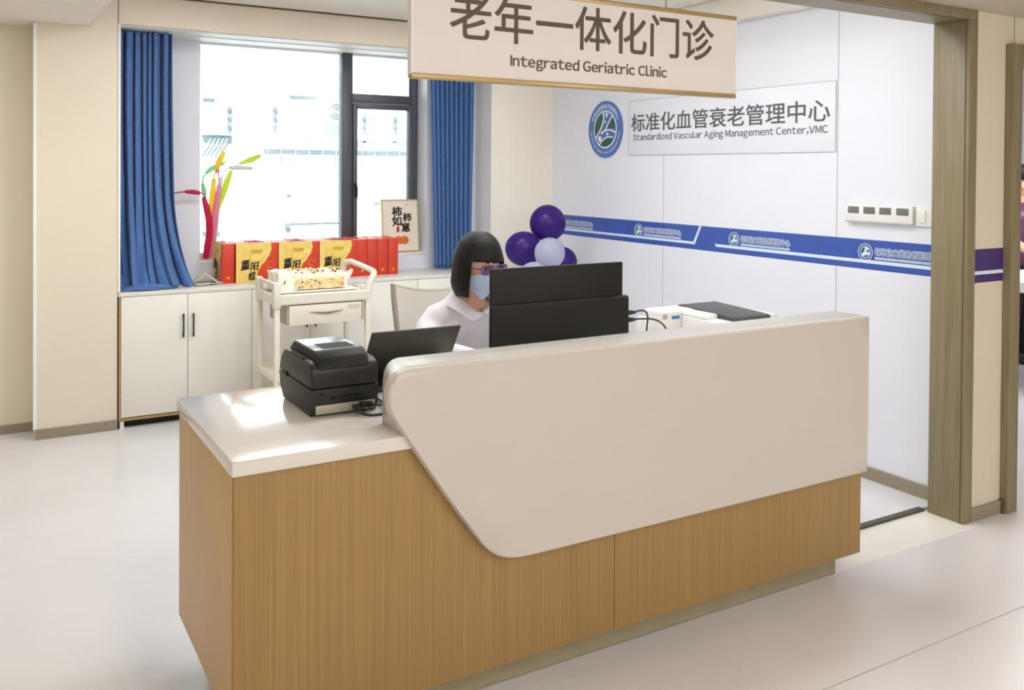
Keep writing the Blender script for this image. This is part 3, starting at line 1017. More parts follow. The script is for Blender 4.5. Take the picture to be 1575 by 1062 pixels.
# ------------------------------------------------------------------ long balloons on the sill
def bmat(n, c):
    return translucent(mat(n, c, .3, var=.05, spec=.5), .6)
def balloon(lab, m, segs, necks):
    mb = MB()
    for pts, r in segs:
        n = len(pts)
        mb.tube(pts, r, 14, round_ends=True)
    for pts in necks:
        mb.tube(pts, .0045, 8)
    o = mb.build('long_balloon', m)
    return tag(o, lab, 'balloon', 'long twisting balloons on the windowsill')
BY = 6.29
def P(*a):
    return [(x, BY + dy, z) for x, dy, z in a]
balloon('long crimson balloon bent sharply to the left', bmat('balloon_crimson', (226, 56, 108)),
        [(P((1.312, 0, .955), (1.322, 0, 1.02), (1.337, 0, 1.11), (1.333, 0, 1.20), (1.318, 0, 1.28), (1.300, 0, 1.345)), [.019, .022, .023, .022, .021, .015]),
         (P((1.152, -.17, 1.398), (1.195, -.17, 1.396), (1.232, -.17, 1.390)), [.011, .016, .013])],
        [P((1.300, 0, 1.345), (1.285, -.06, 1.376), (1.262, -.12, 1.386), (1.232, -.17, 1.390)), P((1.152, -.17, 1.398), (1.11, -.18, 1.395), (1.070, -.19, 1.389))])
balloon('long pink balloon topped with a small pink ball', bmat('balloon_pink', (250, 178, 202)),
        [(P((1.338, .02, .955), (1.355, .02, 1.06), (1.372, .02, 1.19), (1.390, .02, 1.33), (1.403, .02, 1.43)), [.020, .023, .022, .020, .014]),
         (P((1.392, .02, 1.530), (1.394, .02, 1.538)), [.013, .013])],
        [P((1.403, .02, 1.43), (1.402, .02, 1.49), (1.393, .02, 1.53))])
balloon('long yellow balloon with its tip pointing up to the right', bmat('balloon_yellow', (254, 228, 90)),
        [(P((1.340, .045, .96), (1.346, .045, 1.10), (1.355, .045, 1.25), (1.366, .045, 1.38), (1.374, .045, 1.47)), [.015, .018, .019, .019, .014]),
         (P((1.388, .045, 1.548), (1.41, .045, 1.60), (1.436, .045, 1.655)), [.016, .021, .014])],
        [P((1.374, .045, 1.47), (1.378, .045, 1.51), (1.388, .045, 1.548))])
balloon('pale green balloon arching over behind the yellow tip', bmat('balloon_mint', (170, 230, 188)),
        [(P((1.322, .06, 1.345), (1.312, .06, 1.39), (1.303, .06, 1.44)), [.006, .016, .011]),
         (P((1.330, .06, 1.522), (1.355, .06, 1.545), (1.382, .06, 1.562)), [.009, .016, .013]),
         (P((1.418, .06, 1.572), (1.437, .06, 1.585)), [.008, .010])],
        [P((1.303, .06, 1.44), (1.305, .06, 1.49), (1.330, .06, 1.522)), P((1.382, .06, 1.562), (1.40, .06, 1.567), (1.418, .06, 1.572)), P((1.437, .06, 1.585), (1.465, .06, 1.60)),
         P((1.322, .06, 1.345), (1.338, .06, 1.16), (1.345, .06, .945))])
balloon('white balloon with a level upper end above the window glass', bmat('balloon_white', (226, 228, 230)),
        [(P((1.375, .075, .965), (1.392, .075, 1.10), (1.405, .075, 1.28), (1.418, .075, 1.42), (1.428, .075, 1.475)), [.014, .014, .014, .016, .012]),
         (P((1.49, .065, 1.557), (1.56, .06, 1.556), (1.628, .055, 1.553)), [.012, .016, .013])],
        [P((1.428, .075, 1.475), (1.445, .07, 1.525), (1.49, .065, 1.557))])
balloon('lime green balloon in two pieces, the top one reaching furthest right', bmat('balloon_lime', (222, 240, 104)),
        [(P((1.418, .09, 1.27), (1.442, .09, 1.36), (1.468, .09, 1.45), (1.498, .09, 1.525)), [.008, .018, .021, .013]),
         (P((1.565, .085, 1.588), (1.63, .08, 1.612), (1.69, .075, 1.640)), [.010, .021, .014])],
        [P((1.498, .09, 1.525), (1.52, .088, 1.56), (1.565, .085, 1.588)), P((1.418, .09, 1.27), (1.400, .09, 1.10), (1.392, .09, .945))])

# ------------------------------------------------------------------ round balloons on a floor stand
tag(MB().cyl((3.40, 5.32, 0), .14, .02).cyl((3.40, 5.32, .02), .009, .90, seg=10).build('balloon_stand', M_wpl),
    'thin white stand with round foot carrying the round balloons behind the desk', 'balloon stand')
M_bp = bmat('balloon_purple', (86, 54, 156)); M_bw = bmat('balloon_pearl', (212, 216, 234))
def rballoon(c, r, m, lab):
    mb = MB()
    mb.ell((0, 0, 0), (r, r, r * 1.06), 28, 18)
    for v in mb.bm.verts:
        if v.co.z < -.5 * r:
            k = (-v.co.z / r - .5) * 1.1
            v.co.x *= 1 - .25 * k; v.co.y *= 1 - .25 * k; v.co.z *= 1 + .08 * k
    mb.cyl((0, 0, -r * 1.16), r * .10, r * .09, 'z', 10, r * .04)
    o = mb.build('round_balloon', m, None, 180, local=True)
    d = (Vector((3.41, 5.28, 1.0)) - Vector(c)).normalized()
    o.rotation_euler = (-d).to_track_quat('Z', 'Y').to_euler()
    o.location = c
    return tag(o, lab, 'balloon', 'round balloons behind the desk')
rballoon((3.472, 5.38, 1.176), .128, M_bp, 'dark purple round balloon at the top of the cluster')
rballoon((3.274, 5.38, 1.004), .122, M_bp, 'dark purple round balloon nearest the seated woman')
rballoon((3.336, 5.14, .992), .105, M_bw, 'pearl white round balloon in front of the purple ones')
rballoon((3.60, 5.38, .90), .105, M_bp, 'dark purple round balloon peeping out behind the white one by the wall')
rballoon((3.18, 5.10, .845), .095, M_bw, 'white round balloon lowest in the cluster, mostly hidden by the monitor')

# ================================================================== TROLLEY AND CAKE
tr = thing('trolley', (1.757, 5.35, 0), 'off-white plastic service trolley carrying the cake in front of the gift boxes', 'trolley')
TX0, TX1, TY0, TY1 = 1.455, 2.062, 5.15, 5.56
w = MB()
def rrect(x0, x1, y0, y1, r, z, n=6):
    o = []
    for cx_, cy_, a0 in ((x1 - r, y1 - r, 0), (x0 + r, y1 - r, 90), (x0 + r, y0 + r, 180), (x1 - r, y0 + r, 270)):
        for k in range(n + 1):
            a = math.radians(a0 + 90 * k / n)
            o.append((cx_ + r * cos(a), cy_ + r * sin(a), z))
    return o
def tray(m, z0, z1, zf, lip):
    rg = [rrect(TX0 + .006, TX1 - .006, TY0 + .006, TY1 - .006, .03, z0), rrect(TX0, TX1, TY0, TY1, .036, z0 + .008), rrect(TX0, TX1, TY0, TY1, .036, z1 - .008),
          rrect(TX0 + .006, TX1 - .006, TY0 + .006, TY1 - .006, .03, z1), rrect(TX0 + lip - .005, TX1 - lip + .005, TY0 + lip - .005, TY1 - lip + .005, .02, z1 - .001),
          rrect(TX0 + lip, TX1 - lip, TY0 + lip, TY1 - lip, .018, z1 - .008), rrect(TX0 + lip, TX1 - lip, TY0 + lip, TY1 - lip, .018, zf)]
    m.loft(rg)
tray(w, .758, .820, .784, .03)
w.build('top_tray', M_plast, tr)
w = MB()
w.box(TX0 - .002, TX0 + .042, TY0 - .002, TY0 + .045, .74, .892, .008)
w.box(TX0 - .002, TX0 + .035, TY1 - .05, TY1, .74, .892, .008)
w.box(TX0 + .006, TX0 + .026, TY0 + .03, TY1 - .03, .866, .888, .006)
w.build('side_rail', M_plast, tr)
w = MB()
hp = spline([(2.035, 5.18, .79), (2.05, 5.18, .85), (2.072, 5.185, .892), (2.088, 5.205, .920), (2.070, 5.28, .938), (2.05, 5.40, .955), (2.034, 5.47, .962), (2.014, 5.52, .945), (2.010, 5.535, .90), (2.020, 5.53, .80)], 5)
w.tube(hp, [.024 - .007 * sin(PI * i / (len(hp) - 1)) for i in range(len(hp))], 14)
w.build('push_handle', M_plast, tr)
for (x, y) in ((TX0 + .022, TY0 + .022), (TX0 + .022, TY1 - .025), (TX1 - .028, TY0 + .022), (TX1 - .028, TY1 - .025)):
    w = MB().box(x - .016, x + .016, y - .016, y + .016, .10, .765, .006)
    w.build('post', M_plast, tr)
    c = MB().cyl((x - .012, y, .036), .036, .024, 'x', 20)
    c.box(x - .018, x + .018, y - .018, y + .018, .07, .10, .003)
    c.build('caster', M_chairdk, tr)
w = MB()
tray(w, .312, .36, .330, .02)
w.build('lower_shelf', M_plast, tr)
d = MB().box(1.545, 1.990, TY0 + .004, TY0 + .022, .635, .752, .004).box(1.55, 1.985, TY0 + .022, TY1 - .05, .645, .75).build('drawer', M_plast, tr)
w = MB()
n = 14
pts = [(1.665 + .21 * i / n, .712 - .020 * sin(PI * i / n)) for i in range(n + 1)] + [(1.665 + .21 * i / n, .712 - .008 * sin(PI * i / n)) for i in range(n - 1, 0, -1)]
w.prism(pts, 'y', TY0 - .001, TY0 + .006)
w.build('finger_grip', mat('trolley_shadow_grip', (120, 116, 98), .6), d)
MB().box(1.905, 1.975, TY0 + .0025, TY0 + .006, .715, .738).build('drawer_tag', mat('trolley_tag', (206, 202, 186), .5), d)
MB().box(1.992, 2.004, TY0 + .01, TY1 - .05, .64, .757).build('drawer_runner', M_chairdk, tr)
MB().box(1.532, 1.543, TY0 + .01, TY1 - .05, .64, .757).build('drawer_runner', M_chairdk, tr)

tag(MB().box(1.50, 1.98, 5.185, 5.52, .824, .829, .002).box(1.52, 2.0, 5.20, 5.5, .7865, .824, .002).build('cake_board', M_wpl), 'white board under the cake on the trolley', 'cake board')
ck = thing('cake', (1.74, 5.36, .829), 'rectangular cream cake with fruit toppings and a cut front on the trolley', 'cake')
def lump(x, y, s=.01):
    return s * (sin(60 * x + 3) * sin(47 * y + 1) + .6 * sin(110 * x) * sin(93 * y + 2))
def block(x0, x1, y0, y1, z0, z1, m, name, sm=.006):
    mb = MB()
    t = bmesh.new()
    bmesh.ops.create_cube(t, size=1)
    bmesh.ops.subdivide_edges(t, edges=t.edges, cuts=14, use_grid_fill=True)
    for v in t.verts:
        q = v.co.copy()
        x = x0 + (q.x + .5) * (x1 - x0); y = y0 + (q.y + .5) * (y1 - y0); z = z0 + (q.z + .5) * (z1 - z0)
        if q.z > .49: z += lump(x, y, sm) * .6
        if abs(q.x) > .49: x += lump(y, z, sm) * .5
        if abs(q.y) > .49: y += lump(x, z, sm) * .5
        v.co = (x, y, z)
    mb._add(t)
    return mb.build(name, m, ck, 60)
block(1.60, 1.93, 5.245, 5.50, .831, .925, M_cream, 'cream_body')
block(1.505, 1.60, 5.235, 5.47, .831, .935, M_cream, 'cream_wall')
block(1.612, 1.905, 5.222, 5.25, .836, .900, M_spon, 'cut_sponge', .010)
cols = [mat('fruit_orange', (238, 176, 96), .4), mat('fruit_peach', (244, 200, 160), .4), mat('fruit_green', (120, 140, 60), .5), mat('chocolate', (84, 58, 40), .5), mat('cream_dot', (252, 240, 214), .5)]
fr = [MB() for _ in cols]
for k in range(120):
    x, y = random.uniform(1.525, 1.92), random.uniform(5.25, 5.49)
    c = random.choice((0, 0, 1, 1, 2, 3, 4, 4, 4))
    s_ = random.uniform(.004, .009)
    fr[c].ell((x, y, .927 + s_ * .4), (s_, s_ * random.uniform(.7, 1.2), s_ * .8), 8, 6)
for k in range(70):
    c = random.choice((0, 1, 1, 4, 4, 4, 3)) if k % 9 else 3
    s_ = random.uniform(.003, .007)
    fr[c].ell((random.uniform(1.62, 1.90), 5.218, random.uniform(.845, .895)), (s_, s_ * .6, s_ * .8), 8, 6)
for m_, c_, n_ in zip(fr, cols, ('orange_fruit', 'peach_fruit', 'green_fruit', 'chocolate_bits', 'cream_dots')):
    q = m_.build(n_, c_, ck)
    q['kind'] = 'stuff'
w = MB().prism([(1.512, .92), (1.535, .955), (1.548, .925), (1.56, .95), (1.572, .92)], 'y', 5.243, 5.247)
w.build('chocolate_plaque', M_cream, ck)
MB().prism([(1.535, .868), (1.541, .874), (1.547, .886), (1.541, .894), (1.535, .880)], 'y', 5.226, 5.233).build('leaf_decoration', cols[2], ck)
pp = thing('paper_plate', (1.985, 5.36, .829), 'white paper plate leaning beside the cake near the trolley handle', 'plate')
w = MB()
rings = [[(r_ * cos(2 * PI * k / 28), r_ * sin(2 * PI * k / 28), z) for k in range(28)] for r_, z in ((.0001, 0), (.045, 0), (.055, .004), (.072, .010), (.074, .009), (.055, .001), (.044, -.003), (.0001, -.003))]
w.loft(rings, True, False)
w.xf(Matrix.Translation((1.972, 5.36, .878)) @ Matrix.Rotation(math.radians(-50), 4, 'Y') @ Matrix.Scale(.8, 4))
w.build('dish', M_wht, pp)

# ================================================================== OFFICE CHAIR
ch = thing('office_chair', (1.705, 3.38, 0), 'light grey office chair with curved backrest behind the seated woman', 'office chair')
def bk(u, v, off=0.0):
    x = 1.468 + (.474) * u
    zt = 1.072 - .044 * sin(PI * min(1, u)) ** .8
    z = zt - v * (zt - .60)
    k = (2 * u - 1)
    x += .028 * sin(PI * v) * (1 if u > .5 else 1) * (-abs(k)) * (1 if k > 0 else -1) * .4 - (-k) * 0
    x += (.5 - u) * .09 * v ** 2
    y = 3.505 - .055 * k * k - .02 * v + off
    return Vector((x, y, z))
w = MB().grid(lambda u, v: bk(u, v), 24, 16)
bmesh.ops.solidify(w.bm, geom=list(w.bm.faces), thickness=.014)
w.build('backrest', M_chair, ch, 60)
rim = [bk(0, j / 14) for j in range(14, -1, -1)] + [bk(i / 20, 0) for i in range(1, 21)] + [bk(1, j / 14) for j in range(1, 15)]
MB().tube(rim, .012, 8).build('back_rim', M_chairdk, ch)
w = MB().box(1.47, 1.94, 3.00, 3.46, .425, .485, .025, 3)
w.build('seat', M_chair, ch)
MB().tube([(1.705, 3.40, .43), (1.705, 3.53, .45), (1.705, 3.545, .60), (1.705, 3.52, .78)], .022, 10).build('back_support', M_chairdk, ch)
MB().cyl((1.705, 3.25, .10), .028, .33, 'z', 16).build('gas_lift', M_black2, ch)
for k in range(5):
    a = 2 * PI * k / 5 + .3
    p = Vector((1.705 + .27 * cos(a), 3.25 + .27 * sin(a), .075))
    MB().tube([(1.705, 3.25, .11), p], [.024, .016], 10).build('base_leg', M_black2, ch)
    MB().ell((p.x, p.y, .030), (.028, .018, .030), 14, 10, Matrix.Rotation(a + PI / 2, 3, 'Z')).build('caster', M_black2, ch)

# ================================================================== PEOPLE
HA, HB, HC = .0735, .093, .118
def head_xy(phi, z, off=0.0, nose=False):
    """phi 0 = face; returns local point on the head (front is -y)"""
    zz = max(-.999, min(.999, z / HC))
    s = math.sqrt(1 - zz * zz)
    s = s ** .82
    k = max(0.0, -zz)
    x = HA * s * sin(phi) * (1 - .26 * k ** 1.4)
    y = -HB * s * cos(phi)
    if y < 0:
        y *= 1 - .04 * k
    else:
        y *= 1 - .40 * k
    n = Vector((sin(phi) * s, -cos(phi) * s, zz)).normalized()
    p = Vector((x, y, z)) + n * off
    return p

def head_mesh():
    t = bmesh.new()
    bmesh.ops.create_uvsphere(t, u_segments=64, v_segments=44, radius=1)
    for v in t.verts:
        q = v.co
        phi = math.atan2(q.x, -q.y)
        p = head_xy(phi, q.z * HC)
        if q.x == 0 and q.y == 0:
            p = Vector((0, 0, q.z * HC))
        front = cos(phi) > .3
        if front:
            # nose, sockets, brow, lips, chin
            wn = .0085 + .006 * max(0, min(1, (.005 - p.z) / .04))
            pr = max(0, min(1, (.012 - p.z) / .045)) * (1 if p.z > -.042 else max(0, 1 - (-.042 - p.z) / .010))
            p.y -= .021 * math.exp(-(p.x / wn) ** 2) * pr
            for s in (-1, 1):
                p.y += .009 * math.exp(-((p.x - s * .030) / .017) ** 2 - ((p.z - .000) / .012) ** 2)
                p.y -= .003 * math.exp(-((p.x - s * .030) / .022) ** 2 - ((p.z - .021) / .008) ** 2)
            p.y -= .005 * math.exp(-(p.x / .020) ** 2 - ((p.z + .062) / .005) ** 2)
            p.y -= .005 * math.exp(-(p.x / .018) ** 2 - ((p.z + .073) / .006) ** 2)
            p.y -= .006 * math.exp(-(p.x / .022) ** 2 - ((p.z + .100) / .014) ** 2)
        v.co = p
    return t

def add_head(mb, Mh):
    t = head_mesh()
    mb._add(t, Mh)
    for s in (-1, 1):
        e = MB().ell((s * .074, .012, -.012), (.010, .019, .031), 14, 10, Matrix.Rotation(s * .35, 3, 'Z'))
        me = bpy.data.meshes.new('e'); e.bm.to_mesh(me); e.bm.free()
        mb.mesh(me, Mh)

def hair_mesh(Mh, drop=-.118, fringe=.026, vol=1.0, face=math.radians(56)):
    mb = MB()
    N, V = 120, 30
    rng = random.Random(3)
    jit = [rng.uniform(-1, 1) for _ in range(N + 1)]
    def col(phi, ji):
        a = abs(phi)
        if a < face:
            end = fringe + .006 * (a / face) ** 2 + .0045 * ji
        elif a < face + .16:
            k = (a - face) / .16
            end = (fringe + .006) * (1 - k) ** 2 + (drop + .012) * (1 - (1 - k) ** 2)
        else:
            end = drop + .006 * ji * .5 + .008 * cos(phi)
        return end
    def fn(u, v):
        phi = -PI + 2 * PI * u
        i = int(round(u * N))
        ji = jit[i % N]
        ztop = HC + .019
        end = col(phi, ji)
        # arc-length like spacing: dense near the crown
        z = ztop - (ztop - end) * (1 - cos(v * PI / 2)) if v < 1 else end
        th = .019 * vol
        zc = max(z, -.012)
        q = min(.9999, max(0, zc) / (HC + th))
        s = math.sqrt(1 - q * q) ** .86
        fl = 1.0
        if z < -.012:
            k = (-.012 - z) / (.012 - drop if drop < 0 else .1)
            fl = 1 + .03 * sin(min(1, k) * PI * .7) - (.75 if cos(phi) < .45 else .35) * max(0, k - .45) ** 1.5
        strand = 1 + .010 * sin(phi * 34 + 2 * z * 20) + .006 * ji
        x = (HA + th + .006) * s * sin(phi) * fl * strand
        y = -(HB + th * (.45 if cos(phi) > 0 else 1.0)) * s * cos(phi) * fl * strand
        if v == 0:
            x = y = 0
        if abs(phi) > face and cos(phi) > 0 and z < .03:
            y -= .006 * (1 - abs(abs(phi) - face) / 1.0)
        return Vector((x, y, z))
    mb.grid(fn, N, V)
    bmesh.ops.remove_doubles(mb.bm, verts=mb.bm.verts, dist=2e-4)
    bmesh.ops.recalc_face_normals(mb.bm, faces=mb.bm.faces)
    bmesh.ops.solidify(mb.bm, geom=list(mb.bm.faces), thickness=.011)
    mb.xf(Mh)
    return mb

def ring(c, hw, hd, n=28, e=2.3):
    o = []
    for k in range(n):
        a = 2 * PI * k / n
        ca, sa = cos(a), sin(a)
        o.append((c[0] + hw * math.copysign(abs(ca) ** (2 / e), ca), c[1] + hd * math.copysign(abs(sa) ** (2 / e), sa), c[2]))
    return o

def hand(mb, wr, d, side, palm_down=True):
    """wr wrist, d pointing direction (unit), palm with five bent fingers"""
    d = Vector(d).normalized()
    up = Vector((0, 0, 1))
    r = d.cross(up).normalized()
    u = r.cross(d)
    p0 = Vector(wr)
    pc = p0 + d * .045
    mb.ell(pc, (1, 1, 1), 16, 10, Matrix((r * .040, d * .050, u * .014)).transposed())
    for k, (ox, L) in enumerate(((-.030, .062), (-.010, .074), (.010, .078), (.030, .068))):
        b = p0 + d * .085 + r * ox * (1 if side > 0 else -1)
        mb.tube([b - d * .02, b, b + d * L * .45 + u * .006, b + d * L * .8 - u * .006, b + d * L * .98 - u * .016], [.0085, .0085, .008, .0072, .006], 8, round_ends=True)
    tb = p0 + d * .025 - r * .030 * side
    mb.tube([tb, tb - r * .022 * side + d * .025 - u * .006, tb - r * .030 * side + d * .055 - u * .012], [.012, .010, .0078], 8, round_ends=True)

# ---- the seated receptionist
PX = 1.700
pr = thing('person', (PX, 3.25, 0), 'seated person in white uniform with black bob, purple glasses and face mask', 'person')
Mh = Matrix.Translation((PX + .004, 3.145, 1.173)) @ Matrix.Rotation(math.radians(9), 4, 'Z') @ Matrix.Rotation(math.radians(5), 4, 'X')
torso = [(.50, 3.30, .165, .125), (.60, 3.30, .160, .120), (.72, 3.29, .140, .105), (.84, 3.265, .148, .108), (.92, 3.24, .152, .102), (.965, 3.225, .135, .085), (1.000, 3.212, .090, .063), (1.03, 3.200, .056, .056), (1.10, 3.172, .049, .054)]
def arms(mb, grow=0.0, cut=1.0):
    for s in (-1, 1):
        sh = [(PX + s * .075, 3.212, .985), (PX + s * .135, 3.222, .960), (PX + s * .175, 3.215, .920), (PX + s * .215, 3.14, .885), (PX + s * .232, 3.085, .872)]
        rr = [.044, .050, .048, .040, .037]
        fo = [(PX + s * .20, 3.02, .862), (PX + s * .135, 2.905, .853), (PX + s * .12, 2.88, .850)]
        rf = [.036, .027, .024]
        if cut > 1:
            mb.tube(sh + fo[:2], [q + grow for q in rr + rf[:2]], 14, round_ends=False)
        else:
            mb.tube(sh + fo, rr + rf, 14, round_ends=True)
body = MB()
body.loft([ring((PX, y, z), a, c) for z, y, a, c in torso])
arms(body)
for s in (-1, 1):
    hand(body, (PX + s * .12, 2.88, .848), (-s * .35, -1, -.10), s)
    body.tube([(PX + s * .085, 3.29, .555), (PX + s * .10, 3.10, .560), (PX + s * .105, 2.90, .560), (PX + s * .105, 2.855, .50), (PX + s * .105, 2.89, .30), (PX + s * .105, 2.91, .11)], [.085, .078, .060, .055, .048, .036], 14, round_ends=True)
    body.tube([(PX + s * .105, 2.925, .055), (PX + s * .108, 2.85, .045), (PX + s * .112, 2.76, .032)], [.036, .036, .026], 12, round_ends=True)
body.tube([(PX, 3.20, 1.0), (PX + .002, 3.178, 1.06), (PX + .004, 3.158, 1.12)], [.056, .050, .050], 16)
add_head(body, Mh)
bme = fuse(body, .0055, 2)
bd = MB().mesh(bme).build('body', M_skin, pr, 180)
# clothes
sh = MB()
sh.loft([ring((PX, y, z), a + .012, c + .012) for z, y, a, c in torso if z < 1.02])
arms(sh, .012, 2)
sme = fuse(sh, .007, 3)
sb = MB().mesh(sme)
kill = [f for f in sb.bm.faces if (lambda c: c.y < 3.19 and c.z > .982 and abs(c.x - PX - .004) < (c.z - .972) * .9)(f.calc_center_median())]
bmesh.ops.delete(sb.bm, geom=kill, context='FACES')
kill = [f for f in sb.bm.faces if f.calc_center_median().z > 1.004 and abs(f.calc_center_median().x - PX) < .07]
bmesh.ops.delete(sb.bm, geom=kill, context='FACES')
sh_o = sb.build('shirt', M_shirt, pr, 180)
def collar(u, v):
    phi = math.radians(5 + (360 - 10) * u)
    fr_ = math.exp(-((min(phi, 2 * PI - phi)) / math.radians(46)) ** 2)
    ri = .061 + .030 * fr_
    zi = 1.050 - .062 * fr_
    tip = min(1.0, min(u, 1 - u) / .075)
    wv = v * (.25 + .75 * sin(PI / 2 * tip) ** .7)
    r_ = ri + .054 * wv
    z = zi - .032 * wv ** 1.4 - .012 * fr_ * wv + .009 * sin(PI * wv)
    return Vector((PX + .003 + r_ * sin(phi) * 1.04, 3.194 - r_ * cos(phi) * .95, z))
cl = MB().grid(collar, 60, 8)
bmesh.ops.solidify(cl.bm, geom=list(cl.bm.faces), thickness=.004)
cl.build('collar', M_shirt, sh_o, 60)
tr_ = MB()
for s in (-1, 1):
    tr_.tube([(PX + s * .085, 3.30, .555), (PX + s * .10, 3.10, .560), (PX + s * .105, 2.90, .560), (PX + s * .105, 2.855, .50), (PX + s * .105, 2.89, .30), (PX + s * .105, 2.91, .13)], [.098, .091, .073, .068, .064, .060], 14, round_ends=False)
tr_.ell((PX, 3.30, .56), (.178, .135, .09))
MB().mesh(fuse(tr_, .009, 2)).build('trousers', M_wht, pr, 180)
for s in (-1, 1):
    MB().tube([(PX + s * .105, 2.94, .052), (PX + s * .108, 2.85, .048), (PX + s * .112, 2.755, .040)], [.044, .046, .038], 14, round_ends=True).build('shoe', M_wht, pr, 180)
hr = hair_mesh(Mh).build('hair', M_hair, pr, 180)
for s in (-1, 1):
    ey = MB().ell((s * .030, -.0735, .000), (.0125, .0125, .0095), 14, 10).xf(Mh).build('eye', M_wht, pr)
    MB().ell((s * .030, -.0835, .000), (.0055, .004, .0055), 12, 8).xf(Mh).build('iris', M_iris, ey)
# mask
def mk(u, v):
    phi = math.radians(-74 + 148 * u)
    a = abs(phi) / math.radians(74)
    zt = -.010 - .026 * a ** 1.5
    zb = -.128 + .036 * a ** 1.6
    z = zt + (zb - zt) * v
    zh = max(z, -.102)
    p = head_xy(phi, zh, .006)
    p.z = z
    bl = math.exp(-(phi / math.radians(30)) ** 2)
    p.y -= bl * (.017 * sin(PI * (v * .80 + .16)) + .004) + .0012 * sin(v * PI * 10) * (1 - a)
    if z < -.102:
        p.y += (-.102 - z) * .75
    return p
mm = MB().grid(mk, 40, 24)
bmesh.ops.solidify(mm.bm, geom=list(mm.bm.faces), thickness=.0015)
mo_ = mm.xf(Mh).build('face_mask', M_mask, pr, 60)
for s in (0, 1):
    lo = MB()
    for v in (.06, .94):
        a = mk(s, v)
        sx = 1 if s else -1
        lo.tube([a, Vector((sx * .075, -.012, a.z * .6 - .012)), Vector((sx * .082, .022, -.012))], .0016, 6)
    lo.xf(Mh).build('ear_loop', M_wht, mo_)
gl = MB()
for s in (-1, 1):
    cx_, cz_, ww, hh_ = s * .034, .001, .0275, .0175
    pts = []
    for k in range(33):
        a = 2 * PI * k / 32
        ca, sa = cos(a), sin(a)
        x = cx_ + ww * math.copysign(abs(ca) ** .45, ca)
        z = cz_ + hh_ * math.copysign(abs(sa) ** .45, sa)
        pts.append((x, -.108 + .30 * (abs(x) - .01) ** 1 * .35, z))
    gl.tube(pts, .0023, 6)
    gl.tube([(s * .058, -.102, .006), (s * .076, -.085, .006), (s * .082, -.03, .004), (s * .082, .012, .002)], .0024, 6)
gl.tube([(-.009, -.108, .002), (0, -.112, .004), (.009, -.108, .002)], .0024, 6)
g_ = gl.xf(Mh).build('glasses', M_glassesfr, pr)
for s in (-1, 1):
    lb = MB().prism([(s * .033 - .024, -.015), (s * .033 + .024, -.015), (s * .033 + .024, .017), (s * .033 - .024, .017)], 'y', -.1045, -.1035)
    lb.xf(Mh).build('lens', M_lens, g_)

# ---- the person seen through the right-hand doorway
QX, QY = 7.42, 4.30
q = thing('person', (QX, QY, 0), 'person in dark purple top glimpsed through the doorway, behind the white bed', 'person')
Mq = Matrix.Translation((QX - .02, QY - .05, 1.50)) @ Matrix.Rotation(math.radians(-60), 4, 'Z') @ Matrix.Rotation(math.radians(14), 4, 'X')
M_ptop = mat('purple_jersey', (92, 52, 88), .8, var=.08)
M_pdk = mat('dark_trousers', (40, 36, 40), .8, var=.08)
b2 = MB()
t2 = [(.80, QY, .165, .11), (.95, QY - .005, .145, .10), (1.10, QY - .01, .155, .105), (1.22, QY - .01, .165, .10), (1.28, QY - .01, .14, .085), (1.32, QY - .01, .09, .06), (1.36, QY - .015, .056, .055), (1.45, QY - .04, .050, .052)]
b2.loft([ring((QX, y, z), a, c) for z, y, a, c in t2])
for s in (-1, 1):
    b2.tube([(QX + s * .08, QY - .01, 1.30), (QX + s * .175, QY - .01, 1.25), (QX + s * .215, QY - .03, 1.05), (QX + s * .18, QY - .16, .95), (QX + s * .15, QY - .26, .93)], [.045, .05, .042, .035, .026], 14, round_ends=True)
    hand(b2, (QX + s * .15, QY - .26, .93), (-s * .2, -1, -.35), s)
    b2.tube([(QX + s * .085, QY, .82), (QX + s * .09, QY - .01, .46), (QX + s * .09, QY + .02, .10)], [.085, .058, .040], 14)
    b2.tube([(QX + s * .09, QY + .04, .05), (QX + s * .095, QY - .06, .04), (QX + s * .10, QY - .15, .03)], [.036, .036, .025], 12, round_ends=True)
add_head(b2, Mq)
MB().mesh(fuse(b2, .009, 2)).build('body', M_skin, q, 180)
hair_mesh(Mq, drop=-.10).build('hair', M_hair, q, 180)
s2 = MB()
s2.loft([ring((QX, y, z), a + .014, c + .014) for z, y, a, c in t2 if z < 1.35])
for s in (-1, 1):
    s2.tube([(QX + s * .08, QY - .01, 1.30), (QX + s * .175, QY - .01, 1.25), (QX + s * .215, QY - .03, 1.06)], [.055, .062, .054], 14)
MB().mesh(fuse(s2, .011, 2)).build('top', M_ptop, q, 180)
s2 = MB()
for s in (-1, 1):
    s2.tube([(QX + s * .085, QY, .84), (QX + s * .09, QY - .01, .46), (QX + s * .09, QY + .02, .08)], [.10, .078, .066], 14)
MB().mesh(fuse(s2, .011, 2)).build('trousers', M_pdk, q, 180)

for s in (-1, 1):
    MB().tube([(QX + s * .09, QY + .05, .048), (QX + s * .095, QY - .06, .046), (QX + s * .10, QY - .155, .040)], [.044, .046, .038], 12, round_ends=True).build('shoe', M_pdk, q, 180)

bd_ = thing('bed', (7.4, 3.7, 0), 'bed with white draped sheet beyond the right-hand doorway', 'bed')
def shf(u, v):
    x = 6.4 + 2.0 * u
    return Vector((x, 3.42 + .02 * sin(26 * u + 3 * v) * (v ** .7), .80 - .72 * v))
w = MB().box(6.4, 8.4, 3.42, 4.08, .70, .80, .03, 3)
w.grid(shf, 60, 12)
w.build('sheet', M_wht, bd_, 50)
for x in (6.5, 8.3):
    for y in (3.5, 4.0):
        MB().box(x - .02, x + .02, y - .02, y + .02, 0, .70).build('leg', M_chairdk, bd_)

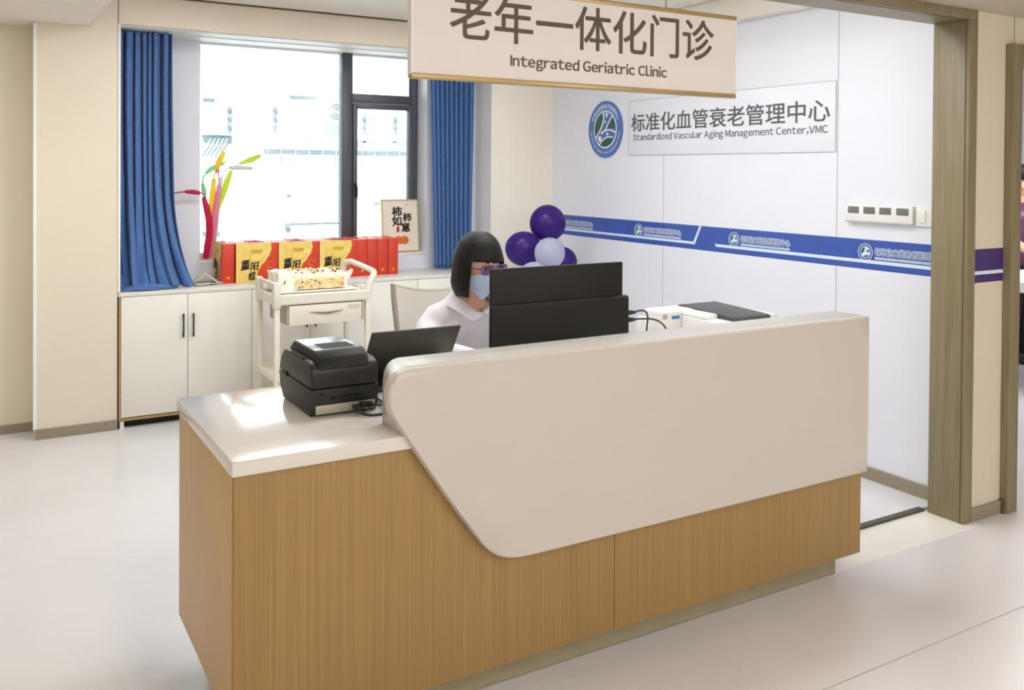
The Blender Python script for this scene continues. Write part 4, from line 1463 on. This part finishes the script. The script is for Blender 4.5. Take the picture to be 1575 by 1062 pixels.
# ================================================================== SIGNS
sg = thing('hanging_sign', (1.645, 2.3, 1.81), 'pale hanging board reading 老年一体化门诊 Integrated Geriatric Clinic', 'sign')
SX0, SX1, SZ0, SZ1 = 1.032, 2.256, 1.807, 2.090
MB().box(SX0, SX1, 2.303, 2.325, SZ0 + .012, SZ1 - .012).build('board', M_signbrd, sg)
MB().box(SX0, SX1, 2.299, 2.329, SZ0, SZ0 + .014, .001).build('gold_trim', M_signgold, sg)
MB().box(SX0, SX1, 2.299, 2.329, SZ1 - .014, SZ1, .001).build('gold_trim', M_signgold, sg)
MB().box(SX0 - .002, SX0 + .004, 2.301, 2.327, SZ0 + .012, SZ1 - .012).build('end_cap', M_white, sg)
MB().box(SX1 - .004, SX1 + .002, 2.301, 2.327, SZ0 + .014, SZ1 - .014).build('end_cap', M_white, sg)
t = MB()
text_into(t, '老年一体化门诊', (1.150, 2.3025, 1.926), (1, 0, 0), (0, 0, 1), 1.003, .137, depth=.0015, bold=.0011)
t.build('lettering', M_signtxt, sg)
t = MB()
text_into(t, 'Integrated Geriatric Clinic', (1.349, 2.3025, 1.850), (1, 0, 0), (0, 0, 1), .602, .045, depth=.0015, bold=.0006)
t.build('english_lettering', M_signtxt, sg)
for x in (1.36, 1.953):
    MB().tube([(x, 2.314, SZ1 - .002), (x, 2.314, 2.274)], .0035, 8).build('wire', M_seam, sg)

def EM(u, v, c, r, d, px):
    """emblem coordinates on the logo wall; u to the picture's right (towards -y), v up"""
    return (px - d, c[0] - u * r, c[1] + v * r)
def emblem(c, r, px=3.88, fine=True):
    """returns dict of part builders"""
    out = {}
    def disc(rad, d0, d1, n=48):
        m = MB()
        m.loft([[EM(rad * cos(2 * PI * k / n), rad * sin(2 * PI * k / n), c, r, d, px) for k in range(n)] for d in (d0, d1)])
        return m
    s = max(.25, r / .2)
    out['ring'] = disc(1.0, -.0005, .006 * s)
    out['ring_line'] = disc(.67, 0, .007 * s)
    out['core'] = disc(.615, 0, .008 * s)
    def polyp(pts, d0, d1, m=None):
        m = m or MB()
        m.loft([[EM(u, v, c, r, d, px) for u, v in pts] for d in (d0, d1)])
        return m
    g = MB()
    arc = lambda a0, a1, R, n=10: [(R * cos(math.radians(a0 + (a1 - a0) * i / n)), R * sin(math.radians(a0 + (a1 - a0) * i / n))) for i in range(n + 1)]
    polyp(arc(100, 206, .60) + [(-.34, -.09), (-.17, .12), (-.07, .34)], 0, .0095 * s, g)
    polyp([(.08, .0), (.25, .24), (.44, .40)] + arc(42, 0, .60, 6) + [(.36, .06), (.2, .05)], 0, .0095 * s, g)
    polyp(arc(-32, -118, .60) + [(-.16, -.44), (.02, -.34), (.2, -.31), (.38, -.315)], 0, .0095 * s, g)
    out['green_field'] = g
    l = MB()
    def stroke(pts, wd):
        P3 = [Vector(EM(u, v, c, r, .0095 * s, px)) for u, v in pts]
        l.tube(P3, wd * r, 6)
    stroke([(-.09, .60), (-.06, .36), (-.16, .13), (-.33, -.09), (-.52, -.30)], .028)
    stroke([(.42, .44), (.24, .24), (.06, 0), (-.02, -.06)], .028)
    stroke([(-.20, -.16), (-.02, -.06), (.18, -.02), (.40, -.04), (.60, -.12)], .028)
    stroke([(-.30, -.53), (-.17, -.42), (0, -.32), (.2, -.27), (.46, -.29)], .028)
    stroke([(.06, .58), (.10, .42), (.17, .56)], .028)
    for u, v, q in ((.02, .26, .04), (-.18, -.1, .045), (.146, -.165, .05), (-.3, -.325, .10)):
        l.loft([[EM(u + q * cos(2 * PI * k / 16), v + q * sin(2 * PI * k / 16), c, r, d, px) for k in range(16)] for d in (.005 * s, .0098 * s)])
    out['white_lines'] = l
    if fine:
        t = MB()
        chs = '标准化血管衰老管理中心'
        for i, chh in enumerate(chs):
            a = math.radians(152 - 124 * i / (len(chs) - 1))
            R_ = Vector((0, -sin(a), -cos(a))); U_ = Vector((0, -cos(a), sin(a)))
            cc = Vector(EM(.81 * cos(a), .81 * sin(a), c, r, .0062, px))
            q = .085 * r
            text_into(t, chh, cc - R_ * q - U_ * q, R_, U_, 2 * q, 2 * q, depth=.001)
        en = 'Standardized Vascular Aging Management Center'
        for i, chh in enumerate(en):
            if chh == ' ':
                continue
            a = math.radians(186 + 168 * i / (len(en) - 1))
            R_ = Vector((0, sin(a), cos(a))); U_ = Vector((0, cos(a), -sin(a)))
            cc = Vector(EM(.82 * cos(a), .82 * sin(a), c, r, .0062, px))
            text_into(t, chh, cc - R_ * .022 * r - U_ * .04 * r, R_, U_, .040 * r if chh not in 'il' else .012 * r, (.085 if chh in 'SdVlAMCti' else .062) * r, depth=.001)
        out['ring_lettering'] = t
    return out

lg = thing('wall_emblem', (3.87, 5.249, 1.66), 'round blue and green emblem disc mounted on the white wall', 'emblem')
em = emblem((5.249, 1.852), .205)
for k, m_ in (('ring', M_em), ('ring_line', M_pale), ('core', M_em), ('green_field', M_green), ('white_lines', M_white), ('ring_lettering', M_pale)):
    em[k].build(k, m_, lg)

ls = thing('wall_sign', (3.87, 4.1, 1.66), 'white wall sign with grey letters 标准化血管衰老管理中心 beside the emblem', 'sign')
MB().box(3.8765, 3.8795, 3.220, 4.980, 1.662, 2.037, .001).build('board', M_logo, ls)
fr = MB()
for a in ((3.8758, 3.8775, 3.2185, 3.2215, 1.6605, 2.0385), (3.8758, 3.8775, 4.9785, 4.9815, 1.6605, 2.0385), (3.8758, 3.8775, 3.2216, 4.9784, 1.6605, 1.6632), (3.8758, 3.8775, 3.2216, 4.9784, 2.0358, 2.0385)):
    fr.box(*a)
fr.build('border', mat('sign_border_grey', (158, 160, 164), .5), ls)
t = MB()
text_into(t, '标准化血管衰老管理中心', (3.8765, 4.950, 1.824), (0, -1, 0), (0, 0, 1), 1.692, .122, depth=.003, bold=.0010)
t.build('lettering', M_lettergrey, ls)
t = MB()
text_into(t, 'Standardized Vascular Aging Management Center,VMC', (3.8765, 4.930, 1.750), (0, -1, 0), (0, 0, 1), 1.662, .058, depth=.002, bold=.0004)
t.build('english_lettering', M_lettergrey, ls)

# ---- blue band along the logo wall
bn = thing('wall_band', (3.88, 4.25, 1.06), 'long blue sticker band with white stripe and repeated emblem on the white wall', 'wall sticker')
BX = 3.8795
def yz(pts, d0, d1, m=None):
    m = m or MB()
    m.loft([[(BX - d, y, z) for y, z in pts] for d in (d0, d1)])
    return m
m = yz([(5.945, 1.062), (2.562, 1.062), (2.562, 1.213), (5.945, 1.213)], 0, .0008)
m.build('blue_strip', M_blue, bn)
m = yz([(5.945, 1.094), (4.300, 1.094), (4.300, 1.110), (5.945, 1.110)], 0, .0016)
yz([(4.319, 1.0935), (4.299, 1.0935), (4.238, 1.2125), (4.257, 1.2125)], 0, .0019, m)
yz([(4.106, 1.093), (2.562, 1.093), (2.562, 1.110), (4.120, 1.110)], 0, .0016, m)
yz([(5.945, 1.213), (2.562, 1.213), (2.562, 1.217), (5.945, 1.217)], 0, .0012, m)
m.build('pale_stripe', M_pale, bn)
for k, yc in enumerate((5.80 + .03, 4.862, 3.957, 3.028)):
    mk_ = None
    ec = (yc, 1.148)
    parts = emblem(ec, .044, BX + .0004, fine=False)
    pm = parts['ring'].build('mark', M_em, bn)
    for kk, mt in (('ring_line', M_pale), ('core', M_pale), ('green_field', M_green)):
        parts[kk].build(kk, mt, pm)
    t = MB()
    n = 40
    t.tube([(BX - .0015, yc + .043 * cos(2 * PI * i / n), 1.148 + .043 * sin(2 * PI * i / n)) for i in range(n + 1)], .0015, 6)
    t.build('outline', M_pale, pm)
    ty0 = yc - .056
    wd = .375
    t = MB()
    text_into(t, '标准化血管衰老管理中心', (BX - .0012, ty0 + .002, 1.134), (0, -1, 0), (0, 0, 1), wd + .006, .043, depth=.0006, bold=.0034)
    t.box(BX - .0016, BX - .0006, ty0 - wd, ty0, 1.116, 1.128)
    lt_ = t.build('lettering_outline', M_pale, bn)
    t = MB()
    text_into(t, '标准化血管衰老管理中心', (BX - .0022, ty0, 1.136), (0, -1, 0), (0, 0, 1), wd, .036, off=.0, depth=.0006)
    text_into(t, 'Standardized Vascular Aging Management Center', (BX - .0022, ty0 - .004, 1.1185), (0, -1, 0), (0, 0, 1), wd - .008, .008, off=.0, depth=.0006)
    t.build('dark_lettering', mat('band_letter_slate', (92, 104, 150), .5), lt_)

cb2 = thing('corridor_band', (3.91, 2.4, 1.06), 'short dark purple sticker band with pale stripe between portal and doorway', 'wall sticker')
MB().box(3.7905, 4.024, 2.3985, 2.4005, 1.064, 1.214).build('purple_strip', M_purple, cb2)
MB().box(3.7905, 4.024, 2.3978, 2.4, 1.100, 1.116).build('pale_stripe', M_pale, cb2)

# ---- wall controls
wc_ = thing('wall_control', (3.87, 2.94, 1.3), 'white wall control plate with four grey display windows', 'control panel')
MB().box(3.852, 3.8795, 2.744, 3.132, 1.306, 1.392, .003).build('plate', M_wpl, wc_)
for y in (3.083, 2.988, 2.895, 2.798):
    MB().box(3.8505, 3.853, y - .034, y + .034, 1.345, 1.380, .0005).build('display_window', M_lcd, wc_)
MB().box(3.8505, 3.8525, 2.744, 3.132, 1.300, 1.306).build('lower_edge', M_seam, wc_)
sw = thing('wall_switch', (3.87, 2.69, 1.3), 'small white switch plate between the control plate and the portal', 'switch')
MB().box(3.866, 3.8795, 2.64, 2.737, 1.298, 1.40, .003).build('plate', M_wpl, sw)
MB().box(3.861, 3.867, 2.68, 2.72, 1.315, 1.375, .002).build('rocker', M_wpl, sw)
